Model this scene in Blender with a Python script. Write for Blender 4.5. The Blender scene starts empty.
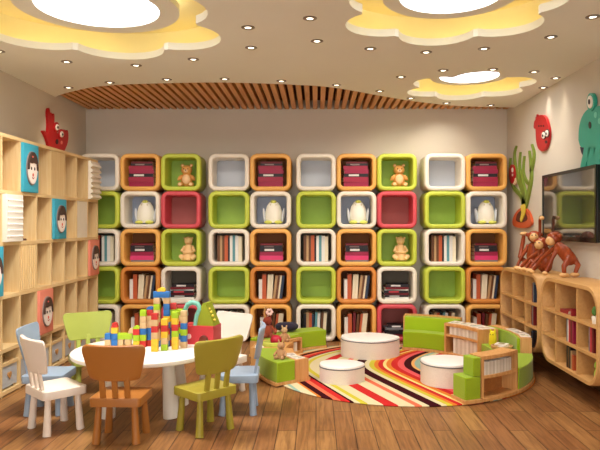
import bpy, bmesh, math, random
from mathutils import Vector, Matrix
random.seed(7)
PI = math.pi
F, VX, VY, EYE = 625.0, 316.0, 224.0, 1.5     # focal length (px), horizon point, eye height
SC = bpy.context.scene
COL = SC.collection

# ------------------------------------------------------------------ helpers
def floor_pt(x, y, z=0.0):
    d = F * (EYE - z) / (y - VY)
    return ((x - VX) * d / F, d)
def wall_pt(x, y, X):
    d = F * X / (x - VX)
    return (d, EYE - (y - VY) * d / F)
def lin(c):
    c = c.lstrip('#'); out = []
    for i in (0, 2, 4):
        v = int(c[i:i+2], 16) / 255.0
        out.append(v / 12.92 if v <= 0.04045 else ((v + 0.055) / 1.055) ** 2.4)
    return (*out, 1.0)
MATS = {}
def new_mat(name):
    m = bpy.data.materials.new(name); m.use_nodes = True
    nt = m.node_tree; b = nt.nodes['Principled BSDF']
    return m, nt, b
def paint(col, rough=0.5, var=0.08, scale=9.0, spec=0.4, coat=0.0, metal=0.0):
    key = ('p', col, rough, var, scale, spec, coat, metal)
    if key in MATS: return MATS[key]
    m, nt, b = new_mat('paint_' + col.strip('#'))
    c = lin(col)
    tc = nt.nodes.new('ShaderNodeTexCoord'); nz = nt.nodes.new('ShaderNodeTexNoise')
    nz.inputs['Scale'].default_value = scale; nz.inputs['Detail'].default_value = 3
    nt.links.new(tc.outputs['Object'], nz.inputs['Vector'])
    mx = nt.nodes.new('ShaderNodeMix'); mx.data_type = 'RGBA'
    mx.inputs[6].default_value = (c[0]*(1-var), c[1]*(1-var), c[2]*(1-var), 1)
    mx.inputs[7].default_value = (min(1, c[0]*(1+var)), min(1, c[1]*(1+var)), min(1, c[2]*(1+var)), 1)
    nt.links.new(nz.outputs['Fac'], mx.inputs[0]); nt.links.new(mx.outputs[2], b.inputs['Base Color'])
    b.inputs['Roughness'].default_value = rough
    b.inputs['Specular IOR Level'].default_value = spec
    b.inputs['Coat Weight'].default_value = coat
    b.inputs['Metallic'].default_value = metal
    MATS[key] = m; return m
def fabric(col, scale=120):
    key = ('f', col)
    if key in MATS: return MATS[key]
    m = paint(col, 0.9, 0.12, scale, 0.1); 
    nt = m.node_tree; b = nt.nodes['Principled BSDF']
    nz = nt.nodes.new('ShaderNodeTexNoise'); nz.inputs['Scale'].default_value = 220
    bp = nt.nodes.new('ShaderNodeBump'); bp.inputs['Strength'].default_value = 0.25; bp.inputs['Distance'].default_value = 0.002
    nt.links.new(nz.outputs['Fac'], bp.inputs['Height']); nt.links.new(bp.outputs['Normal'], b.inputs['Normal'])
    b.inputs['Sheen Weight'].default_value = 0.2
    MATS[key] = m; return m
def wood(c1, c2, axis='Z', rough=0.45, scale=5.0):
    key = ('w', c1, c2, axis, rough, scale)
    if key in MATS: return MATS[key]
    m, nt, b = new_mat('wood_' + c1.strip('#'))
    tc = nt.nodes.new('ShaderNodeTexCoord'); mp = nt.nodes.new('ShaderNodeMapping')
    s = {'X': (0.6, 9, 9), 'Y': (9, 0.6, 9), 'Z': (9, 9, 0.6)}[axis]
    mp.inputs['Scale'].default_value = s
    nz = nt.nodes.new('ShaderNodeTexNoise'); nz.inputs['Scale'].default_value = scale; nz.inputs['Detail'].default_value = 5
    nz.inputs['Distortion'].default_value = 0.6
    rp = nt.nodes.new('ShaderNodeValToRGB')
    rp.color_ramp.elements[0].position = 0.3; rp.color_ramp.elements[0].color = lin(c2)
    rp.color_ramp.elements[1].position = 0.7; rp.color_ramp.elements[1].color = lin(c1)
    nt.links.new(tc.outputs['Object'], mp.inputs['Vector']); nt.links.new(mp.outputs['Vector'], nz.inputs['Vector'])
    nt.links.new(nz.outputs['Fac'], rp.inputs['Fac']); nt.links.new(rp.outputs['Color'], b.inputs['Base Color'])
    b.inputs['Roughness'].default_value = rough; b.inputs['Specular IOR Level'].default_value = 0.35
    MATS[key] = m; return m
def glow(col, strength):
    key = ('g', col, strength)
    if key in MATS: return MATS[key]
    m, nt, b = new_mat('glow_' + col.strip('#'))
    b.inputs['Base Color'].default_value = lin(col)
    b.inputs['Emission Color'].default_value = lin(col); b.inputs['Emission Strength'].default_value = strength
    MATS[key] = m; return m

class MB:
    def __init__(s): s.bm = bmesh.new()
    def faces(s, vs, fs, mi=0, M=None):
        v = [s.bm.verts.new(M @ Vector(p) if M else p) for p in vs]
        for f in fs:
            try: s.bm.faces.new([v[i] for i in f]).material_index = mi
            except ValueError: pass
        return s
    def box(s, x0, x1, y0, y1, z0, z1, mi=0, M=None, bev=0.0):
        t = bmesh.new()
        bmesh.ops.create_cube(t, size=1)
        bmesh.ops.scale(t, vec=(x1-x0, y1-y0, z1-z0), verts=t.verts)
        bmesh.ops.translate(t, vec=((x0+x1)/2, (y0+y1)/2, (z0+z1)/2), verts=t.verts)
        if bev > 0: bmesh.ops.bevel(t, geom=list(t.edges), offset=bev, segments=2, affect='EDGES', profile=0.6)
        return s.merge(t, mi, M)
    def merge(s, t, mi=0, M=None):
        if M: t.transform(M)
        t.verts.index_update(); vs = [s.bm.verts.new(v.co) for v in t.verts]
        for f in t.faces:
            try: s.bm.faces.new([vs[v.index] for v in f.verts]).material_index = mi
            except ValueError: pass
        t.free(); return s
    def tube(s, pts, rad, n=10, mi=0, M=None, sq=1.0):
        pts = [Vector(p) for p in pts]; rad = rad if hasattr(rad, '__len__') else [rad]*len(pts)
        vs = []; fs = []; up = None
        for i, p in enumerate(pts):
            d = (pts[min(i+1, len(pts)-1)] - pts[max(i-1, 0)]).normalized()
            if up is None:
                up = Vector((0, 0, 1)) if abs(d.z) < .9 else Vector((0, 1, 0))
            a = d.cross(up).normalized(); b = a.cross(d).normalized(); up = b
            for k in range(n):
                t = 2*PI*k/n
                vs.append(p + a*math.cos(t)*rad[i] + b*math.sin(t)*rad[i]*sq)
        for i in range(len(pts)-1):
            for k in range(n):
                fs.append((i*n+k, i*n+(k+1) % n, (i+1)*n+(k+1) % n, (i+1)*n+k))
        fs.append(tuple(range(n))[::-1]); fs.append(tuple((len(pts)-1)*n+k for k in range(n)))
        return s.faces(vs, fs, mi, M)
    def ell(s, c, r, mi=0, M=None, u=16, v=10):
        t = bmesh.new(); bmesh.ops.create_uvsphere(t, u_segments=u, v_segments=v, radius=1)
        r = r if hasattr(r, '__len__') else (r, r, r)
        bmesh.ops.scale(t, vec=r, verts=t.verts)
        if M: t.transform(M)
        bmesh.ops.translate(t, vec=c, verts=t.verts)
        return s.merge(t, mi)
    def lathe(s, prof, c=(0, 0, 0), n=24, mi=0, M=None):
        vs = []; fs = []
        for (r, z) in prof:
            for k in range(n):
                a = 2*PI*k/n; vs.append((c[0]+r*math.cos(a), c[1]+r*math.sin(a), c[2]+z))
        for i in range(len(prof)-1):
            for k in range(n): fs.append((i*n+k, i*n+(k+1) % n, (i+1)*n+(k+1) % n, (i+1)*n+k))
        fs.append(tuple(range(n))[::-1]); fs.append(tuple((len(prof)-1)*n+k for k in range(n)))
        return s.faces(vs, fs, mi, M)
    def loft(s, loops, mi=0, cap0=True, cap1=True, M=None):
        n = len(loops[0]); vs = [p for l in loops for p in l]; fs = []
        for i in range(len(loops)-1):
            for k in range(n): fs.append((i*n+k, i*n+(k+1) % n, (i+1)*n+(k+1) % n, (i+1)*n+k))
        if cap0: fs.append(tuple(range(n))[::-1])
        if cap1: fs.append(tuple((len(loops)-1)*n+k for k in range(n)))
        return s.faces(vs, fs, mi, M)
    def prism(s, poly, z0, z1, mi=0, M=None, bev=0.0):
        # poly in XY, extruded in Z; optional soft top edge
        def inset(pl, d):
            cx = sum(p[0] for p in pl)/len(pl); cy = sum(p[1] for p in pl)/len(pl); o = []
            for p in pl:
                l = math.hypot(p[0]-cx, p[1]-cy) or 1; k = max(0.0, (l-d)/l)
                o.append((cx+(p[0]-cx)*k, cy+(p[1]-cy)*k))
            return o
        L = [[(x, y, z0) for x, y in poly]]
        if bev > 0:
            L.append([(x, y, z1-bev) for x, y in poly]); L.append([(x, y, z1-bev*.3) for x, y in inset(poly, bev*.3)])
            L.append([(x, y, z1) for x, y in inset(poly, bev)])
        else: L.append([(x, y, z1) for x, y in poly])
        return s.loft(L, mi, True, True, M)
    def arc(s, r0, r1, a0, a1, z0, z1, mi=0, n=None, c=(0, 0)):
        n = n or max(2, int(abs(a1-a0)/4)+1); L = []
        for i in range(n+1):
            a = math.radians(a0+(a1-a0)*i/n); ca, sa = math.cos(a), math.sin(a)
            L.append([(c[0]+r0*ca, c[1]+r0*sa, z0), (c[0]+r1*ca, c[1]+r1*sa, z0), (c[0]+r1*ca, c[1]+r1*sa, z1), (c[0]+r0*ca, c[1]+r0*sa, z1)])
        return s.loft(L, mi)
    def build(s, name, mats, parent=None, smooth=35, bevel=0.0):
        bm = s.bm
        bmesh.ops.recalc_face_normals(bm, faces=bm.faces)
        me = bpy.data.meshes.new(name); bm.to_mesh(me); bm.free()
        for m in (mats if isinstance(mats, (list, tuple)) else [mats]): me.materials.append(m)
        if smooth:
            me.polygons.foreach_set('use_smooth', [True]*len(me.polygons))
            me.set_sharp_from_angle(angle=math.radians(smooth))
        o = bpy.data.objects.new(name, me); COL.objects.link(o)
        if parent: o.parent = parent
        if bevel:
            b = o.modifiers.new('soft_edge', 'BEVEL'); b.width = bevel; b.segments = 2; b.limit_method = 'ANGLE'
        return o
def tag(o, label, cat, group=None):
    o['label'] = label; o['category'] = cat
    if group: o['group'] = group
    return o
def thing(name, label, cat, loc=(0, 0, 0), rz=0.0, group=None):
    o = bpy.data.objects.new(name, None); COL.objects.link(o)
    o.location = loc; o.rotation_euler = (0, 0, rz); o.empty_display_size = .1
    return tag(o, label, cat, group)
def struct(o):
    o['kind'] = 'structure'; return o
def dup(root, loc, rz, label=None, group=None):
    r = root.copy(); COL.objects.link(r); r.location = loc; r.rotation_euler = (0, 0, rz)
    if label: r['label'] = label
    if group: r['group'] = group
    for ch in list(root.children):
        c = ch.copy(); COL.objects.link(c); c.parent = r
        for g in ch.children:
            d = g.copy(); COL.objects.link(d); d.parent = c
    return r
def rrect(w, h, r, n=6, cx=0, cz=0):
    out = []
    for (sx, sz, a0) in ((1, 1, 0), (-1, 1, 90), (-1, -1, 180), (1, -1, 270)):
        for k in range(n+1):
            a = math.radians(a0+90*k/n)
            out.append((cx+sx*(w/2-r)+r*math.cos(a), cz+sz*(h/2-r)+r*math.sin(a)))
    return out
ORD = ['zeroth', 'first', 'second', 'third', 'fourth', 'fifth', 'sixth', 'seventh', 'eighth', 'ninth', 'tenth', 'eleventh', 'twelfth', 'thirteenth',
       'fourteenth', 'fifteenth', 'sixteenth', 'seventeenth', 'eighteenth', 'nineteenth', 'twentieth', 'twenty-first', 'twenty-second', 'twenty-third',
       'twenty-fourth', 'twenty-fifth', 'twenty-sixth', 'twenty-seventh', 'twenty-eighth', 'twenty-ninth', 'thirtieth']

# ------------------------------------------------------------------ materials
W_SHELF = wood('#E8CC98', '#DDB981', 'Z'); W_SHELFH = wood('#E8CC98', '#DDB981', 'Y')
W_BACK = wood('#C49554', '#B28044', 'Z')
W_CAB = wood('#D2A264', '#C6945A', 'Y'); W_CABB = wood('#BC7C42', '#A86A34', 'Y')
W_RING = wood('#DDA96B', '#C98E50', 'Z')
LIME = paint('#C2CE48', .45); LIME_IN = paint('#9FBE4E', .5)
WHITE = paint('#EBE2D2', .4, .03); OFFWHITE = paint('#E4DCCF', .6, .04)
ORANGE = paint('#E9AE5A', .45); DKORANGE = paint('#D2853A', .45); RED = paint('#D24E58', .45)
WALL = paint('#D4CBBC', .85, .03, 3, .2); CEIL = paint('#EAE8DC', .85, .02, 2, .2)
BLACK = paint('#161412', .4); GREENF = fabric('#93AE1C')

# ------------------------------------------------------------------ setting
XL, XR, YB, YF, H = -3.077, 2.555, 8.36, -2.2, 3.0
def floor_mat():
    m, nt, b = new_mat('oak_floor')
    tc = nt.nodes.new('ShaderNodeTexCoord'); sp = nt.nodes.new('ShaderNodeSeparateXYZ'); cb = nt.nodes.new('ShaderNodeCombineXYZ')
    L = nt.links.new
    L(tc.outputs['Object'], sp.inputs[0]); L(sp.outputs['Y'], cb.inputs['X']); L(sp.outputs['X'], cb.inputs['Y'])
    br = nt.nodes.new('ShaderNodeTexBrick'); br.offset = 0.37; br.squash = 1
    br.inputs['Scale'].default_value = 1; br.inputs['Brick Width'].default_value = 1.25; br.inputs['Row Height'].default_value = 0.14
    br.inputs['Mortar Size'].default_value = 0.0035; br.inputs['Mortar Smooth'].default_value = .3; br.inputs['Bias'].default_value = -.1
    br.inputs['Color1'].default_value = lin('#AE7E4A'); br.inputs['Color2'].default_value = lin('#905C34'); br.inputs['Mortar'].default_value = lin('#4A2A16')
    L(cb.outputs[0], br.inputs['Vector'])
    mp = nt.nodes.new('ShaderNodeMapping'); mp.inputs['Scale'].default_value = (14, .9, 1)
    nz = nt.nodes.new('ShaderNodeTexNoise'); nz.inputs['Scale'].default_value = 3.2; nz.inputs['Detail'].default_value = 7; nz.inputs['Distortion'].default_value = .8
    L(tc.outputs['Object'], mp.inputs[0]); L(mp.outputs[0], nz.inputs['Vector'])
    rp = nt.nodes.new('ShaderNodeValToRGB'); rp.color_ramp.elements[0].position = .3; rp.color_ramp.elements[0].color = (.42, .36, .33, 1)
    rp.color_ramp.elements[1].position = .62; rp.color_ramp.elements[1].color = (1, 1, 1, 1)
    L(nz.outputs['Fac'], rp.inputs[0])
    mx = nt.nodes.new('ShaderNodeMix'); mx.data_type = 'RGBA'; mx.blend_type = 'MULTIPLY'; mx.inputs[0].default_value = .75
    L(br.outputs['Color'], mx.inputs[6]); L(rp.outputs[0], mx.inputs[7])
    n2 = nt.nodes.new('ShaderNodeTexNoise'); n2.inputs['Scale'].default_value = 1.3; n2.inputs['Detail'].default_value = 4
    mp2 = nt.nodes.new('ShaderNodeMapping'); mp2.inputs['Scale'].default_value = (2, .7, 1); L(tc.outputs['Object'], mp2.inputs[0]); L(mp2.outputs[0], n2.inputs['Vector'])
    r2 = nt.nodes.new('ShaderNodeValToRGB'); r2.color_ramp.elements[0].position = .35; r2.color_ramp.elements[0].color = (.62, .55, .5, 1); r2.color_ramp.elements[1].position = .6; r2.color_ramp.elements[1].color = (1, 1, 1, 1)
    L(n2.outputs['Fac'], r2.inputs[0])
    m2 = nt.nodes.new('ShaderNodeMix'); m2.data_type = 'RGBA'; m2.blend_type = 'MULTIPLY'; m2.inputs[0].default_value = .8
    L(mx.outputs[2], m2.inputs[6]); L(r2.outputs[0], m2.inputs[7]); L(m2.outputs[2], b.inputs['Base Color'])
    b.inputs['Roughness'].default_value = .42; b.inputs['Specular IOR Level'].default_value = .35
    bp = nt.nodes.new('ShaderNodeBump'); bp.inputs['Strength'].default_value = .3; bp.inputs['Distance'].default_value = .004
    iv = nt.nodes.new('ShaderNodeMath'); iv.operation = 'SUBTRACT'; iv.inputs[0].default_value = 1; L(br.outputs['Fac'], iv.inputs[1])
    L(iv.outputs[0], bp.inputs['Height']); L(bp.outputs[0], b.inputs['Normal'])
    return m
struct(MB().box(XL-.1, XR+.1, YF, YB+.1, -.1, 0).build('floor', floor_mat()))
struct(MB().box(XL-.1, XR+.1, YB, YB+.1, 0, 3.3).build('wall_back', WALL))
struct(MB().box(XL-.1, XL, YF, YB, 0, 3.3).build('wall_left', WALL))
struct(MB().box(XR, XR+.1, YF, YB, 0, 3.3).build('wall_right', WALL))
bb = paint('#6B4A33', .5)
struct(MB().box(XR-.015, XR, YF, YB, 0, .09).build('baseboard_right', bb))
struct(MB().box(XL, XL+.015, YF, YB, 0, .09).build('baseboard_left', bb))

# ceiling with three flower shaped coves
FLOWERS = [(-1.68, 4.70, .75), (.96, 4.45, .605), (1.685, 6.87, .53)]
def flower_loop(cx, cy, R, k=1.0, n=14):
    dc, r = .83*R, .502*R; out = []
    half = math.atan2(R*.5, R*math.cos(PI/6)-dc)      # angle of a notch seen from the petal centre
    for p in range(6):
        a = math.radians(30+60*p); px, py = cx+dc*k*math.cos(a), cy+dc*k*math.sin(a)
        for i in range(n):
            t = a-half+2*half*(i+.5)/n
            out.append((px+r*k*math.cos(t), py+r*k*math.sin(t)))
    return out
EDGE = [(XL, 7.38), (-2.93, 7.22), (-2.535, 6.91), (-2.2, 6.76), (-1.77, 6.68), (-.965, 6.63), (-.17, 6.75), (.23, 6.90), (.686, 7.26), (1.17, 7.62), (1.69, 7.90), (2.1, 8.0), (XR, 8.05)]
def smooth_line(P, k=4):
    out = []
    for i in range(len(P)-1):
        p0, p1, p2, p3 = P[max(i-1, 0)], P[i], P[i+1], P[min(i+2, len(P)-1)]
        for j in range(k):
            t = j/k
            out.append(tuple(.5*((2*p1[d])+(-p0[d]+p2[d])*t+(2*p0[d]-5*p1[d]+4*p2[d]-p3[d])*t*t+(-p0[d]+3*p1[d]-3*p2[d]+p3[d])*t**3) for d in range(len(p1))))
    return out+[P[-1]]
def ceiling():
    t = bmesh.new(); edges = []; loops = []
    outer = [(XL, YF)] + smooth_line(EDGE) + [(XR, YF)]
    for lp in [outer]+[flower_loop(*f) for f in FLOWERS]:
        vs = [t.verts.new((x, y, H)) for x, y in lp]; loops.append(vs)
        for i in range(len(vs)): edges.append(t.edges.new((vs[i], vs[(i+1) % len(vs)])))
    bmesh.ops.triangle_fill(t, use_beauty=True, use_dissolve=False, edges=edges)
    # drop any fill inside the flower openings
    def inside(p, lp):
        c = False; j = len(lp)-1
        for i in range(len(lp)):
            if ((lp[i][1] > p[1]) != (lp[j][1] > p[1])) and p[0] < (lp[j][0]-lp[i][0])*(p[1]-lp[i][1])/(lp[j][1]-lp[i][1])+lp[i][0]: c = not c
            j = i
        return c
    FL = [flower_loop(*f) for f in FLOWERS]
    bad = [f for f in t.faces if any(inside(f.calc_center_median(), l) for l in FL)]
    bmesh.ops.delete(t, geom=bad, context='FACES_ONLY')
    mb = MB(); mb.merge(t)
    LIP, TR = .06, .008
    for f, l in zip(FLOWERS, FL):
        R = f[2]*1.335+.08; n = len(l)
        mb.loft([[(x, y, H) for x, y in l], [(x, y, H+LIP) for x, y in l]], 0, False, False)
        circ = []
        for (x, y) in l:
            a = math.atan2(y-f[1], x-f[0]); circ.append((f[0]+R*math.cos(a), f[1]+R*math.sin(a)))
        l2 = flower_loop(*f, 1.02); l3 = flower_loop(*f, 1.021)
        mb.loft([[(x, y, H+LIP) for x, y in l], [(x, y, H+LIP) for x, y in l2], [(x, y, H+TR) for x, y in l3]], 0, False, False)
        mb.loft([[(x, y, H+TR) for x, y in l3], [(x, y, H+TR) for x, y in circ]], 1, False, False)
        mb.loft([[(x, y, H+TR) for x, y in circ], [(x, y, H+.26) for x, y in circ]], 1, False, True)
    e = smooth_line(EDGE)
    vs = [(x, y, H) for x, y in e]+[(x, y, H+.17) for x, y in e]; n = len(e)
    mb.faces(vs, [(i, i+1, n+i+1, n+i) for i in range(n-1)])
    mb.box(XL-.1, XR+.1, YF, YB+.1, 3.3, 3.4)  # unseen slab on top, added to keep world light from leaking in
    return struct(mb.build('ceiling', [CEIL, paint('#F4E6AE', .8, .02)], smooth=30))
ceiling()
# recessed ceiling of wooden slats
sl = MB(); W_SLAT = wood('#DDA468', '#CC8C50', 'Y'); x = XL+.03
while x < XR-.03:
    yedge = 6.5
    for (a, b) in zip(smooth_line(EDGE), smooth_line(EDGE)[1:]):
        if a[0] <= x <= b[0]: yedge = a[1]+(b[1]-a[1])*(x-a[0])/(b[0]-a[0]+1e-9)
    sl.box(x, x+.056, yedge+.03, YB-.005, 3.035, 3.10); x += .094
struct(sl.build('trim_1', W_SLAT))
e = smooth_line(EDGE); n = len(e); m = MB()
m.faces([(x, y, z) for z in (3.16, 3.175) for x, y in e]+[(x, YB, z) for z in (3.16, 3.175) for x, y in e],
        [(i, i+1, 2*n+i+1, 2*n+i) for i in range(n-1)]+[(n+i, n+i+1, 3*n+i+1, 3*n+i) for i in range(n-1)])
struct(m.build('trim_2', paint('#5A321A', .8)))

# ------------------------------------------------------------------ ceiling lamps
def ring_lamp(i, label):
    cx, cy, R = FLOWERS[i]
    t = thing('ceiling_light', label, 'ceiling light', (cx+(.04 if i == 0 else 0), cy, 3.12), 0, 'flower shaped ceiling lights')
    ro, ri = R*.80, R*.60
    r = MB(); n = 48; P = [(ri, 0), (ro, 0), (ro, .05), (ri, .05), (ri, 0)]
    r.loft([[(q*math.cos(2*PI*k/n), q*math.sin(2*PI*k/n), z) for k in range(n)] for q, z in P], 0, False, False)
    r.build('ring', CEIL, t)
    MB().lathe([(.001, .012), (ri, .012), (ri, .03), (.001, .03)], n=48).build('diffuser', glow('#F4F6FF', 5.0), t)
    MB().lathe([(.001, .05), (.08, .05), (.08, .14), (.001, .14)]).build('mount', CEIL, t)
    lp = [(x-cx, y-cy) for x, y in flower_loop(cx, cy, R, 1.10)]; l2 = [(x-cx, y-cy) for x, y in flower_loop(cx, cy, R, 1.125)]
    z0, z1 = -.110, -.098
    st = MB(); st.loft([[(x, y, z) for x, y in L] for L, z in ((lp, z0), (l2, z0), (l2, z1), (lp, z1), (lp, z0))], 0, False, False)
    o = st.build('light_strip', glow('#FFE9B0', 3.0), t); o['label'] = 'warm yellow cove light strip'
    la = bpy.data.lights.new('disc_lamp', 'AREA'); la.shape = 'DISK'; la.size = ri*1.9; la.spread = math.radians(145); la.energy = (44, 18, 6)[i]; la.color = (1, .96, .90)
    lo = bpy.data.objects.new('disc_lamp', la); COL.objects.link(lo); lo.parent = t; lo.location = (0, 0, -.004)
ring_lamp(0, 'large flower shaped ceiling light with round white disc, left one nearest camera')
ring_lamp(1, 'flower shaped ceiling light with round white disc, right one nearest camera')
ring_lamp(2, 'small far flower shaped ceiling light near the slatted ceiling and right wall')

DL = [(0.5, 52), (68, 62.5), (137, 66), (69.5, 88), (110.5, 83), (248.5, 28.5), (251.5, 48.5), (194, 60), (167.5, 80), (225, 79.5), (281.5, 81.5), (310, 19.5), (317, 42), (370, 49.5),
      (425.5, 53), (442.5, 71), (400.5, 77.5), (336.5, 85.5), (379.5, 91.5), (410.5, 98.5), (446, 103.3), (483, 49.5), (549.5, 38), (591, 18), (492, 70), (533, 72.5), (554.5, 78.5), (547, 88), (490, 105.5)]
DL.sort()
dl0 = None
for i, (px, py) in enumerate(DL):
    d = F*1.5/(VY-py); X = (px-VX)*d/F
    d -= .03
    X = max(XL+.06, min(XR-.06, X))
    lab = 'small round recessed ceiling spotlight, %s counted from the left edge of the photo' % ORD[i+1]
    if dl0 is None:
        dl0 = thing('ceiling_spotlight', lab, 'spotlight', (X, d, H), 0, 'recessed ceiling spotlights')
        m = MB(); n = 20
        m.loft([[(q*math.cos(2*PI*k/n), q*math.sin(2*PI*k/n), z) for k in range(n)] for q, z in ((.024, .004), (.024, -.004), (.034, -.009), (.052, -.004), (.052, .004))], 0, False, False)
        m.build('trim_ring', paint('#8F8478', .35, .03, 9, .5, 0, .6), dl0)
        MB().lathe([(.001, -.003), (.024, -.003), (.024, .003), (.001, .003)], n=20).build('lens', glow('#FFF2DA', 4.0), dl0)
        r = dl0
    else: r = dup(dl0, (X, d, H), 0, lab)
    if i % 1 == 0:
        la = bpy.data.lights.new('spot_lamp', 'SPOT'); rear = d > 5.9 and X < 2.2; la.energy = 17 if rear else 2.8; la.spot_size = math.radians(95 if rear else 70); la.spot_blend = .8; la.shadow_soft_size = .04; la.color = (1, .9, .75)
        lo = bpy.data.objects.new('spot_lamp', la); COL.objects.link(lo); lo.parent = r; lo.location = (0, 0, -.012); lo.rotation_euler.x = math.radians(36) if rear else 0

# ------------------------------------------------------------------ wall of cube cubbies
ZC, PITCH, CH, CW, CD = 7.94, .480, .4796, .512, .40
CX = [((px-VX)/78.7) for px in (99, 139.8, 180.6, 228.6, 270.4, 316, 356.6, 397.2, 445.2, 487)]
WX = [1, 1, 1, 1.032, 1.032, 1, 1, 1, 1.032, 1.032]
ROWN = ['top row', 'second row', 'third row', 'fourth row', 'bottom row']
COLN = ['leftmost', 'second from left', 'third from left', 'fourth from left', 'fifth from left', 'fifth from right', 'fourth from right', 'third from right', 'second from right', 'rightmost']
GRID = ['W. Om Lb W. Om W. Om Lb W. Om', 'L. Wp R. L. Wp L. Wp R. L. Wp', 'Ws Op Lf Ws Op Ws Op Lf Ws Op', 'L. Ds Wl L. Ds L. Ds Wl L. Ds', 'Ws Os Rl Ws Os Ws Os Rl Ws Os']
CCOL = {'W': (WHITE, 'white'), 'O': (ORANGE, 'orange'), 'L': (LIME, 'lime green'), 'R': (RED, 'red'), 'D': (DKORANGE, 'dark orange')}
HOLD = {'.': 'standing empty', 'm': 'packed with magenta books', 'b': 'holding a toy bear', 'p': 'holding a toy penguin', 's': 'with upright books', 'f': 'holding a peach figurine', 'l': 'with flat magazines'}
BACKS = {'W.': paint('#C4CBD8', .6, .03), 'Wp': paint('#AEB8D0', .6, .03), 'W': paint('#6F675C', .7), 'O': paint('#8A5A30', .7), 'D': paint('#6E4220', .7), 'L': LIME_IN, 'R': paint('#A8605A', .6)}  # shade inside the cubes is put into these back panel colours
def shell(mat):
    def lp(y, ins): return [(px, y, CH/2+pz) for px, pz in rrect(CW-2*ins, CH-2*ins, .098-ins)]
    m = MB()
    m.loft([lp(CD-.03, .058), lp(CD, .03), lp(CD, 0.02), lp(CD-.02, 0), lp(.06, 0), lp(.018, .003), lp(.005, .010), lp(0, .019), lp(0, .045), lp(.004, .054), lp(.014, .057), lp(CD-.03, .058)], 0, False, False)
    return m.build('shell', mat, None, 50)
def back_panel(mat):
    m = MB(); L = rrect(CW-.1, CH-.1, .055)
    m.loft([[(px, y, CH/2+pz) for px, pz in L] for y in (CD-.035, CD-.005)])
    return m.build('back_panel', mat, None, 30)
shells, backs = {}, {}
CUBES = {}
for r in range(5):
    for c, code in enumerate(GRID[r].split()):
        mat, cn = CCOL[code[0]]
        t = thing('cube_shelf', '%s rounded cube shelf %s, %s, %s' % (cn, HOLD[code[1]], ROWN[r], COLN[c]), 'cube shelf', (CX[c], ZC, (4-r)*PITCH), 0, 'rounded cube shelves on the back wall')
        if code[0] not in shells: s = shells[code[0]] = shell(mat)
        else: s = shells[code[0]].copy(); COL.objects.link(s)
        s.parent = t; s.scale.x = WX[c]
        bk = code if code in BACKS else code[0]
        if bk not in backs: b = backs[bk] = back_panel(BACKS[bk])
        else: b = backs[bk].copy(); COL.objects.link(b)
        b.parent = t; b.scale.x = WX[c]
        CUBES[(r, c)] = (CX[c], (4-r)*PITCH+.0585, code, cn)

# books
PAGES = paint('#E6DCC6', .8, .06, 60)
def cover(c): return paint(c, .5, .1, 20)
BOOKM = {}
def book_mesh(col, t, w, h, label_col=None):
    """upright book: spine towards -Y, thickness in X, depth (w) in Y, height (h) in Z"""
    key = (col, t, w, h, label_col)
    if key in BOOKM: return BOOKM[key]
    m = MB(); k = .003
    m.box(0, t, 0, k, 0, h, 0); m.box(0, k, k, w, 0, h, 0); m.box(t-k, t, k, w, 0, h, 0)
    m.box(k, t-k, k, w-.006, .004, h-.004, 1)
    mats = [cover(col), PAGES]
    if label_col:
        m.box(t*.22, t*.78, -.001, 0, h*.2, h*.62, 2); mats.append(cover(label_col))
    o = m.build('book', mats, None, 0); BOOKM[key] = o.data
    bpy.data.objects.remove(o); return BOOKM[key]
CNAMES = {}
def book(col, name, t, w, h, M, label, group, label_col=None, kind='book', cat='book'):
    o = bpy.data.objects.new(kind, book_mesh(col, t, w, h, label_col)); COL.objects.link(o)
    o.matrix_world = M
    return tag(o, label, cat, group)
RX, RY, RZ = (lambda a: Matrix.Rotation(a, 4, 'X')), (lambda a: Matrix.Rotation(a, 4, 'Y')), (lambda a: Matrix.Rotation(a, 4, 'Z'))
T = lambda x, y, z: Matrix.Translation((x, y, z))
MAG, BLK, CRIM, PINK, DRED = ('#961A42', 'magenta'), ('#1C1820', 'black'), ('#9C2040', 'crimson'), ('#D23A72', 'pink'), ('#6E1420', 'dark red')
CRM, WHT, BRN, TAN, TEAL, ORG, GRY, NAVY = ('#E8DDC0', 'cream'), ('#E4E2DC', 'white'), ('#6B4428', 'brown'), ('#B8946A', 'tan'), ('#5E97A0', 'teal'), ('#BE5A34', 'rust orange'), ('#777A80', 'grey'), ('#2C3A52', 'navy')
def pile(cell, items, xr, group):
    cx, z, code, cn = cell[0]; r, c = cell[1]
    zz = z
    for i, (cl, th, wd, dp, rot, lc, dx) in enumerate(items):
        # lying flat: rotate upright book so that its spine faces the room
        M = T(cx+xr+dx, ZC+.07, zz) @ RZ(rot) @ T(-wd, 0, 0) @ T(0, 0, th) @ RY(PI/2)
        book(cl[0], cl[1], th, dp, wd, M, '%s book, %s up in the pile, %s cube, %s, %s' % (cl[1], ORD[i+1], cn, ROWN[r], COLN[c]), group, lc)
        zz += th+.0006
def row(cell, items, x0, group):
    cx, z, code, cn = cell[0]; r, c = cell[1]
    x = cx+x0
    for i, (cl, th, ht, lean) in enumerate(items):
        a = math.radians(lean)
        if i and lean > items[i-1][3]:
            x += .004+max(0, math.sin(a)-math.sin(math.radians(items[i-1][3])))*ht*.05
        M = T(x+(0 if lean >= 0 else ht*math.sin(-a)), ZC+.09, z+.001+abs(th*math.sin(a))) @ RY(a)
        book(cl[0], cl[1], th, .2, ht, M, '%s book, %s from left, %s cube, %s, %s' % (cl[1], ORD[i+1], cn, ROWN[r], COLN[c]), group)
        x += th/math.cos(a)+.0015
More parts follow.
